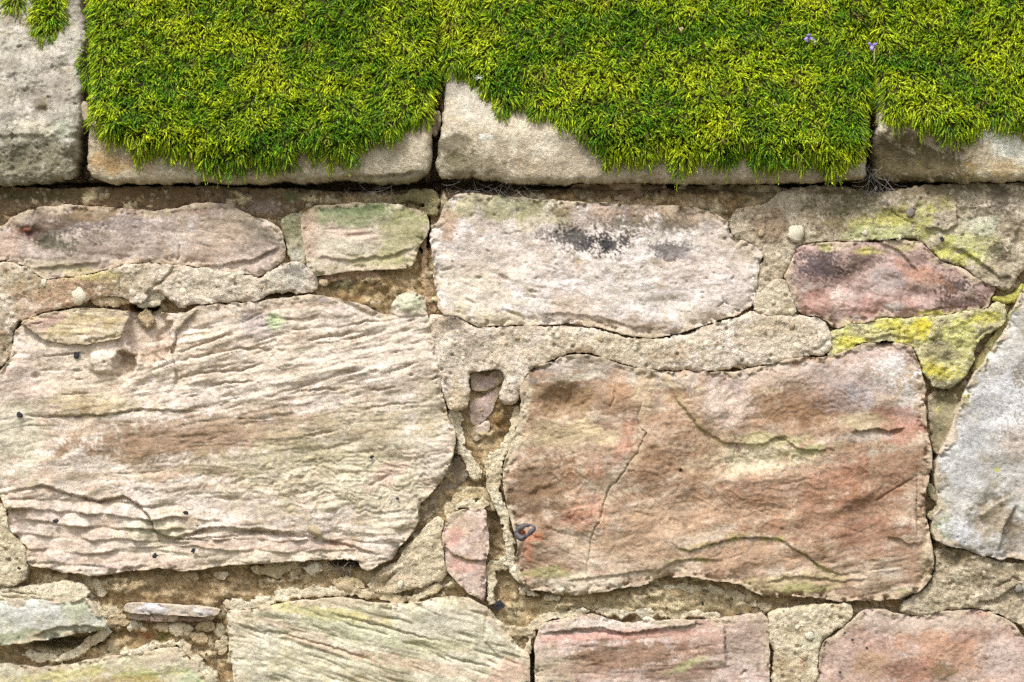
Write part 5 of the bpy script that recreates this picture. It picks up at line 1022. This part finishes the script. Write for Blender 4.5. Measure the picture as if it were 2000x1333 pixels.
# ------------------------------------------------------------------ moss
def moss(pts, label, seed, spacing=3.4, thick=24, name="moss_mat"):
    sm = np.asarray(pts, float); bb = bbox_of(sm)
    sdf = lambda U, V: poly_sdf(sm, U, V)
    k = place_k(40)
    r = np.random.default_rng(seed)
    def base_h(U, V, D):
        return np.maximum(cope_base(U, V) - 26 * (np.exp(-((U - 858) / 12) ** 2) + np.exp(-((U - 1709) / 11) ** 2)) + (14 if thick > 0 else -30) * np.clip(D / 12, 0, 1), cope_base(U, V) + thick * np.sqrt(np.clip(1 - (1 - np.clip(D / 34, 0, 1)) ** 2, 0, 1)) + 18 * fbm(U / 64, V / 52, seed + 1, 3) + 11 * fbm(U / 22, V / 18, seed + 2, 2) + 7 - 44 * np.exp(-((U - 858) / 15) ** 2) - 44 * np.exp(-((U - 1709) / 13) ** 2))
    # felt of old stems under the living tips
    su = np.arange(bb[0], bb[2] + 8, 7.0); sv = np.arange(bb[1], bb[3] + 8, 7.0)
    U, V = np.meshgrid(su.astype(F), sv.astype(F)); D = sdf(U, V)
    ok = D > 4; q = ok[:-1, :-1] & ok[1:, :-1] & ok[:-1, 1:] & ok[1:, 1:]
    H = base_h(U, V, D) - 5
    nr, nc = U.shape; idx = np.arange(nr * nc).reshape(nr, nc)
    qd = np.stack([idx[:-1, :-1][q], idx[1:, :-1][q], idx[1:, 1:][q], idx[:-1, 1:][q]], -1)
    used, inv = np.unique(qd, return_inverse=True); qd = inv.reshape(-1, 4)
    V0 = to_world(U.ravel()[used], V.ravel()[used], H.ravel()[used], k)
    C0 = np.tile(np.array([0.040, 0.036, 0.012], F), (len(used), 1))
    # shoots
    gu, gv = np.meshgrid(np.arange(bb[0] - 4, bb[2] + 4, spacing), np.arange(bb[1] - 4, bb[3] + 4, spacing))
    u = (gu + r.uniform(-.5, .5, gu.shape) * spacing).ravel().astype(F); v = (gv + r.uniform(-.5, .5, gu.shape) * spacing).ravel().astype(F)
    D = sdf(u, v)
    keep = D > 0.5
    keep &= ((v > -30) & (u < 2030)) | (r.random(len(u)) < 0.28)
    u, v, D = u[keep], v[keep], D[keep]
    e = 3.0
    du = (sdf(u + e, v) - sdf(u - e, v)) / (2 * e); dv = (sdf(u, v + e) - sdf(u, v - e)) / (2 * e)
    n = len(u)
    edge = sstep(26, 3, D)
    sw = fbm(u / 30, v / 30, seed + 5, 2) * 4.5 + fbm(u / 120, v / 120, seed + 6, 2) * 3 + r.normal(0, 0.95, n)
    tu = np.sin(sw); tv = np.cos(sw) * 0.75 + 0.40                       # combed in swirls, mostly hanging
    tu = tu * (1 - edge) - du * edge * 0.9; tv = tv * (1 - edge) + (-dv * 0.9 + 0.45) * edge
    out = r.uniform(0.45, 1.5, n) * (1 - 0.6 * edge)                     # how far a shoot stands out from the cushion
    d0 = np.stack([tu * 0.7, tv * 0.7 - 0.3 * (1 - edge), out], -1)
    d0 /= np.linalg.norm(d0, axis=1)[:, None]
    drip = (r.random(n) < 0.22 * sstep(14, 2, D) * (dv < -0.2))
    Ln = r.uniform(8, 16, n) * (1 + 0.2 * edge)
    long_ = r.random(n) < 0.05
    Ln = np.where(long_, Ln * 1.5, Ln)
    Ln = np.where(drip, r.uniform(16, 30, n), Ln)
    d0 = np.where(drip[:, None], np.stack([r.normal(0, .18, n), np.full(n, 0.95), r.uniform(0.0, .3, n)], -1), d0)
    h = base_h(u, v, D) - r.uniform(0, 13, n)
    root = np.stack([u, v, h], -1)
    bend = np.stack([0.15 * r.normal(0, 1, n), r.uniform(0.15, 0.5, n), -r.uniform(0.05, 0.45, n)], -1)
    def P(t):
        return root + Ln[:, None] * (d0 * t + bend * t * t)
    # colours
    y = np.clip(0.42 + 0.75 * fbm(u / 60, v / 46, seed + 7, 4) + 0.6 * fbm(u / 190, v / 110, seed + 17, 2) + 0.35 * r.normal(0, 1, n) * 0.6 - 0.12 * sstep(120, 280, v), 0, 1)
    g1 = np.array([0.085, 0.225, 0.004]); g2 = np.array([0.58, 0.68, 0.014]); br = np.array([0.30, 0.22, 0.05]); st = np.array([0.45, 0.36, 0.16])
    base = g1 * (1 - y[:, None]) + g2 * y[:, None]
    bm = sstep(0.20, 0.55, fbm(u / 45, v / 36, seed + 8, 4, 0.6)) * 0.75
    base = base * (1 - bm[:, None]) + (br * 0.8) * bm[:, None]
    base = base * r.uniform(0.55, 1.5, n)[:, None]
    base = np.where(drip[:, None], np.array([0.33, 0.43, 0.03]) * r.uniform(0.8, 1.2, n)[:, None], base)
    dead = (r.random(n) < 0.012 + 0.05 * bm)
    base = np.where(dead[:, None], st * r.uniform(0.6, 1.2, n)[:, None], base)
    wid = r.uniform(1.05, 1.9, n) * np.where(dead, 0.5, 1)
    # spindle with three sides
    ts = [0.0, 0.4, 0.75, 1.0]; ws = [0.55, 1.0, 0.85, 0.0]
    T = P(1.0) - P(0.0); T /= np.linalg.norm(T, axis=1)[:, None] + 1e-9
    ref = np.where(np.abs(T[:, 2:3]) < 0.9, np.array([[0, 0, 1.0]]), np.array([[1.0, 0, 0]]))
    A = np.cross(T, ref); A /= np.linalg.norm(A, axis=1)[:, None]; B = np.cross(T, A)
    ph = r.uniform(0, 6.28, n)
    vs, cs, fs = [], [], []
    off = 0
    rings = []
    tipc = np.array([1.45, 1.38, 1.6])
    for t, w in zip(ts[:3], ws[:3]):
        for j in range(3):
            a = ph + j * 2.0944
            vs.append(P(t) + (A * np.cos(a)[:, None] + B * np.sin(a)[:, None]) * (wid * w)[:, None])
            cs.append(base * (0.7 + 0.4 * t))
    vs.append(P(1.0)); cs.append(base * tipc)
    ar = np.arange(n)
    vid = lambda i: i * n + ar
    for s in range(2):
        for j in range(3):
            a, b = 3 * s + j, 3 * s + (j + 1) % 3
            fs.append(np.stack([vid(a), vid(b), vid(b + 3)], -1)); fs.append(np.stack([vid(a), vid(b + 3), vid(a + 3)], -1))
    for j in range(3):
        fs.append(np.stack([vid(6 + j), vid(6 + (j + 1) % 3), vid(9)], -1))
    nb = 10
    # small pointed leaves standing off the shoot
    for m in range(5):
        t = 0.25 + 0.68 * m / 4
        a = ph + m * 2.4
        p = P(t); side = A * np.cos(a)[:, None] + B * np.sin(a)[:, None]
        ld = T * 0.80 + side * (0.75 - 0.35 * t)
        w = np.cross(ld, T); w /= np.linalg.norm(w, axis=1)[:, None] + 1e-9
        L_ = (wid * r.uniform(2.4, 4.0, n))[:, None]; W_ = (wid * 0.7)[:, None]
        vs += [p - w * W_, p + w * W_, p + ld * L_]
        cs += [base * 0.95, base * 0.95, base * tipc]
        fs.append(np.stack([vid(nb), vid(nb + 1), vid(nb + 2)], -1)); nb += 3
    VV = np.concatenate(vs); CC = np.clip(np.concatenate(cs), 0.004, 0.8); FF = np.concatenate(fs)
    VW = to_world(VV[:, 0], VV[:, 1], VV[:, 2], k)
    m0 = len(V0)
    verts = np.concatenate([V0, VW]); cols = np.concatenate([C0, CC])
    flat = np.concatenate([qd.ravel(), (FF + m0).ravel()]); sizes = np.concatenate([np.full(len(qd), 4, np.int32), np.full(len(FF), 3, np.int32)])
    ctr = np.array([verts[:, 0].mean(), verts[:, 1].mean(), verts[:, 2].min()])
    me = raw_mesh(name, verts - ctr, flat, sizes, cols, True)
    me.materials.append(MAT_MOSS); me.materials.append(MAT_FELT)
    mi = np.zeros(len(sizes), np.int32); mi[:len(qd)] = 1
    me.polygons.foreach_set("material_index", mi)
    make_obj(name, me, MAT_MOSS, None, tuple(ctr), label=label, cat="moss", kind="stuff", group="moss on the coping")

M2 = [(158, -168), (160, 0), (170, 53), (177, 106), (178, 169), (178, 211), (178, 245), (186, 258), (195, 244), (206, 268), (212, 274), (230, 268), (247, 280), (262, 282), (267, 326), (274, 300), (290, 302), (306, 296), (324, 288), (330, 300), (337, 322), (345, 302), (356, 300), (368, 318), (376, 306), (391, 308), (397, 350), (404, 320), (414, 322), (424, 352), (432, 324), (446, 326), (455, 350),
      (466, 326), (476, 344), (484, 318), (494, 312), (506, 337), (512, 318), (524, 318), (537, 340), (544, 312), (556, 312), (569, 333), (576, 302), (592, 281), (606, 296), (615, 315), (622, 294), (634, 300), (647, 332), (654, 306), (668, 304), (680, 310), (692, 325), (700, 292), (716, 280), (731, 270), (749, 270), (766, 274), (776, 262), (784, 256), (792, 244), (802, 248), (812, 242), (826, 242), (838, 240), (842, 219), (845, 180), (852, 160), (856, 145), (858, 60), (858, -168)]
moss(M2, "thick moss mat hanging in drips over the coping stone with orange lichen", 801)
M3 = [(858, -168), (858, 60), (860, 120), (866, 141), (878, 138), (897, 136), (911, 150), (927, 158), (943, 186), (952, 186), (964, 199), (974, 214), (975, 232), (986, 218), (1002, 212), (1014, 201), (1034, 202), (1041, 242), (1050, 230), (1060, 228), (1073, 225), (1088, 228), (1096, 252), (1104, 240), (1114, 240), (1127, 252), (1144, 276), (1160, 284), (1175, 297), (1182, 340), (1188, 312), (1206, 316), (1220, 306), (1236, 320), (1248, 312),
      (1256, 316), (1265, 336), (1272, 312), (1288, 302), (1301, 304), (1313, 322), (1322, 348), (1331, 332), (1346, 328), (1362, 308), (1378, 310), (1395, 320), (1410, 316), (1422, 327), (1434, 310), (1446, 296), (1456, 288), (1462, 306), (1469, 330), (1480, 316), (1491, 324), (1502, 316), (1515, 336), (1526, 318), (1540, 318), (1555, 320), (1567, 340), (1576, 312), (1590, 312), (1603, 318), (1614, 349), (1624, 334), (1634, 350), (1643, 326), (1654, 318), (1674, 311), (1688, 290), (1690, 240), (1689, 216),
      (1704, 196), (1710, 170), (1702, 150), (1706, 132), (1709, 60), (1709, -168)]
moss(M3, "longest moss mat, its ragged lower edge baring the pale stone corner", 802)
M4 = [(1709, -168), (1709, 60), (1711, 130), (1712, 150), (1718, 169), (1720, 212), (1727, 228), (1744, 240), (1757, 253), (1762, 230), (1770, 228), (1784, 234), (1799, 260), (1808, 244), (1820, 245), (1834, 249), (1841, 281), (1849, 268), (1858, 268), (1865, 279), (1876, 270), (1885, 281), (1894, 262), (1904, 260), (1914, 244), (1930, 242), (1946, 244), (1967, 259), (1976, 246), (1990, 246), (2006, 262), (2040, 250), (2080, 270), (2130, 250), (2180, 262), (2240, 236), (2284, 214), (2288, -168)]
moss(M4, "moss mat on the coping stone with white lichen blotches", 803)
M1 = [(50, -168), (44, 0), (41, 16), (48, 40), (58, 58), (70, 72), (80, 69), (90, 66), (104, 55), (110, 36), (112, 0), (106, -168)]
moss(M1, "small moss tuft in the notch of the bare grey coping", 804, thick=6)
moss([(146, 92), (158, 88), (172, 95), (174, 130), (172, 165), (160, 160), (152, 140), (145, 116)], "little moss tuft bridging the joint beside the bare coping", 805, thick=-14)
moss([(0, -60), (34, -60), (36, 4), (26, 12), (10, 8), (0, 12), (-10, 4)], "sliver of moss at the top left corner", 806, thick=4)

# ------------------------------------------------------------------ fallen flowers
def leafy(name, strips, rgb_mat, label, cat, group=None):
    """each strip: list of (u, v, h, half width): a bent petal; slightly cupped and given a real thickness"""
    root = bpy.data.objects.new(name, None); col.objects.link(root)
    root["label"] = label; root["category"] = cat
    if group: root["group"] = group
    k = place_k(40)
    p0 = strips[0][1][0]
    ctr = to_world(np.float64(p0[0]), np.float64(p0[1]), np.float64(p0[2]), k)
    root.location = tuple(ctr)
    for (pn, pts, mat) in strips:
        vs, fs = [], []
        m = len(pts)
        for i, (u, v, h, w) in enumerate(pts):
            w = w * 0.75
            a = pts[max(i - 1, 0)]; b = pts[min(i + 1, m - 1)]
            tx, ty = b[0] - a[0], b[1] - a[1]; l = math.hypot(tx, ty) + 1e-6
            nx, ny = -ty / l, tx / l
            for s, dh in ((-1, 0.0), (0, w * 0.45), (1, 0.0)):
                vs.append(to_world(np.float64(u + nx * w * s), np.float64(v + ny * w * s), np.float64(h + dh), k) - ctr)
        for i in range(m - 1):
            for j in range(2):
                a = i * 3 + j
                fs.append((a, a + 3, a + 4, a + 1))
        me = raw_mesh(pn, np.array(vs), np.array(fs).ravel(), np.full(len(fs), 4, np.int32))
        o = make_obj(pn, me, mat, root)
        md = o.modifiers.new("thick", 'SOLIDIFY'); md.thickness = 0.0004; md.offset = 0
    return root
MAT_PETAL = plain_material("violet_petal", (0.36, 0.27, 0.66), 0.5, 0.3, 0.18, 700, 0.0003)
MAT_PETALD = plain_material("deep_violet_petal", (0.24, 0.16, 0.52), 0.5, 0.3, 0.2, 700, 0.0003)
MAT_STRAW = plain_material("dry_stalk", (0.55, 0.48, 0.24), 0.7, 0.2, 0.2, 500, 0.0003)
def mh(u, v): return float(cope_base(np.float64(u), np.float64(v))) + 32
a = mh(1585, 75)
leafy("fallen_flower", [("petal", [(1584, 70, a, 3), (1580, 72, a + 3, 5), (1575, 74, a + 3, 2)], MAT_PETAL), ("petal", [(1584, 70, a, 3), (1583, 66, a + 5, 5), (1587, 63, a + 7, 2)], MAT_PETALD), ("petal", [(1584, 71, a, 4), (1591, 73, a + 5, 5), (1595, 78, a + 6, 4.5), (1596, 84, a + 5, 3), (1594, 90, a + 3, 1)], MAT_PETAL),
                        ("petal", [(1582, 72, a, 3), (1580, 77, a + 4, 3.5), (1583, 80, a + 3, 1)], MAT_PETALD)], None, "violet flower with a curled hooked petal lying on the longest moss mat", "flower", "fallen violet flowers")
a = mh(1708, 88)
leafy("fallen_flower", [("petal", [(1708, 86, a, 3), (1703, 83, a + 4, 4), (1701, 80, a + 4, 2)], MAT_PETALD), ("petal", [(1709, 86, a, 3), (1714, 84, a + 4, 4), (1717, 81, a + 4, 2)], MAT_PETALD), ("petal", [(1708, 86, a + 2, 4), (1707, 92, a + 6, 5.5), (1708, 97, a + 4, 3)], MAT_PETAL),
                        ("stalk", [(1711, 92, a + 4, 1.8), (1712, 100, a + 3, 1.2), (1712, 112, a + 2, 1.1), (1712, 123, a, 1.2)], MAT_STRAW)], None, "violet flower on a pale stalk hanging in the joint between two moss mats", "flower", "fallen violet flowers")
a = mh(1333, 55)
MAT_BLUSH = plain_material("blush_petal", (0.55, 0.34, 0.26), 0.6, 0.2, 0.3, 600, 0.0003)
leafy("dry_petal", [("petal", [(1330, 50, a, 2), (1333, 54, a + 3, 3), (1334, 60, a + 3, 1.5)], MAT_BLUSH), ("petal", [(1331, 51, a + 2, 1.5), (1336, 50, a + 4, 2.5), (1337, 55, a + 4, 1)], MAT_STRAW)], None, "tiny pinkish dry petal caught in the longest moss mat", "petal")
a = mh(936, 150)
leafy("seed_tuft", [("hair", [(936, 151, a, .9), (936 + 6 * math.cos(t), 151 + 4 * math.sin(t), a + 1, .45), (936 + 10 * math.cos(t), 151 + 6 * math.sin(t), a + 1, .2)], plain_material("seed_hair", (0.7, 0.68, 0.6), 0.6, 0.2, 0.1, 500, 0) if i == 0 else bpy.data.materials["seed_hair"]) for i, t in enumerate((0.1, .9, 2.2, 3.0, 3.9, 4.6, 5.4))], None,
      "white feathery seed tuft at the moss edge above the pale stone corner", "seed")

# ------------------------------------------------------------------ cobwebs
MAT_WEB = plain_material("cobweb_silk", (0.30, 0.285, 0.27), 0.6, 0.3, 0.2, 300, 0)
def web(label, n, box, hrange, seed, thick=0.7, hang=0.4, length=(20, 60)):
    r = random.Random(seed); vs, fs = [], []
    k = place_k(20)
    for _ in range(n):
        u = r.uniform(box[0], box[2]); v = r.uniform(box[1], box[3]); h = r.uniform(*hrange)
        l = r.uniform(*length); a = r.uniform(-0.6, 3.7)
        du, dv, dh = math.cos(a), math.sin(a) * 0.6 + hang, r.uniform(-0.4, 0.4)
        m = 6; w0 = r.uniform(0.35, 0.9) * thick
        cu, cv = r.uniform(-16, 16), r.uniform(0, 16)
        st = len(vs)
        for i in range(m):
            t = i / (m - 1)
            p = (u + du * l * t + cu * t * (1 - t) * 2, v + dv * l * t + cv * t * (1 - t) * 3, h + dh * l * t)
            for j in range(3):
                b = j * 2.094
                vs.append(to_world(np.float64(p[0] + w0 * math.cos(b)), np.float64(p[1] + w0 * math.sin(b)), np.float64(p[2] + w0 * math.sin(b + 1)), k))
        for i in range(m - 1):
            for j in range(3):
                x = st + i * 3
                fs.append((x + j, x + (j + 1) % 3, x + 3 + (j + 1) % 3, x + 3 + j))
    vs = np.array(vs); ctr = vs.mean(0)
    me = raw_mesh("cobweb", vs - ctr, np.array(fs).ravel(), np.full(len(fs), 4, np.int32))
    make_obj("cobweb", me, MAT_WEB, None, tuple(ctr), label=label, cat="cobweb", group="dusty cobwebs in the joints")
web("dusty cobweb strands under the coping with orange lichen", 36, (640, 356, 780, 386), (-10, 26), 1, 0.35)
web("pale cobweb strands hanging above the large pale pinkish stone", 46, (868, 352, 1060, 384), (0, 34), 2, 0.42)
web("cobweb hanging in the joint beside the dark hollowed coping corner", 44, (1686, 316, 1740, 384), (0, 30), 3, 0.42, 0.6)
web("small grey cobweb tuft under the grooved stone", 40, (632, 1096, 690, 1112), (-6, 20), 4, 0.35, 0.3, (10, 26))
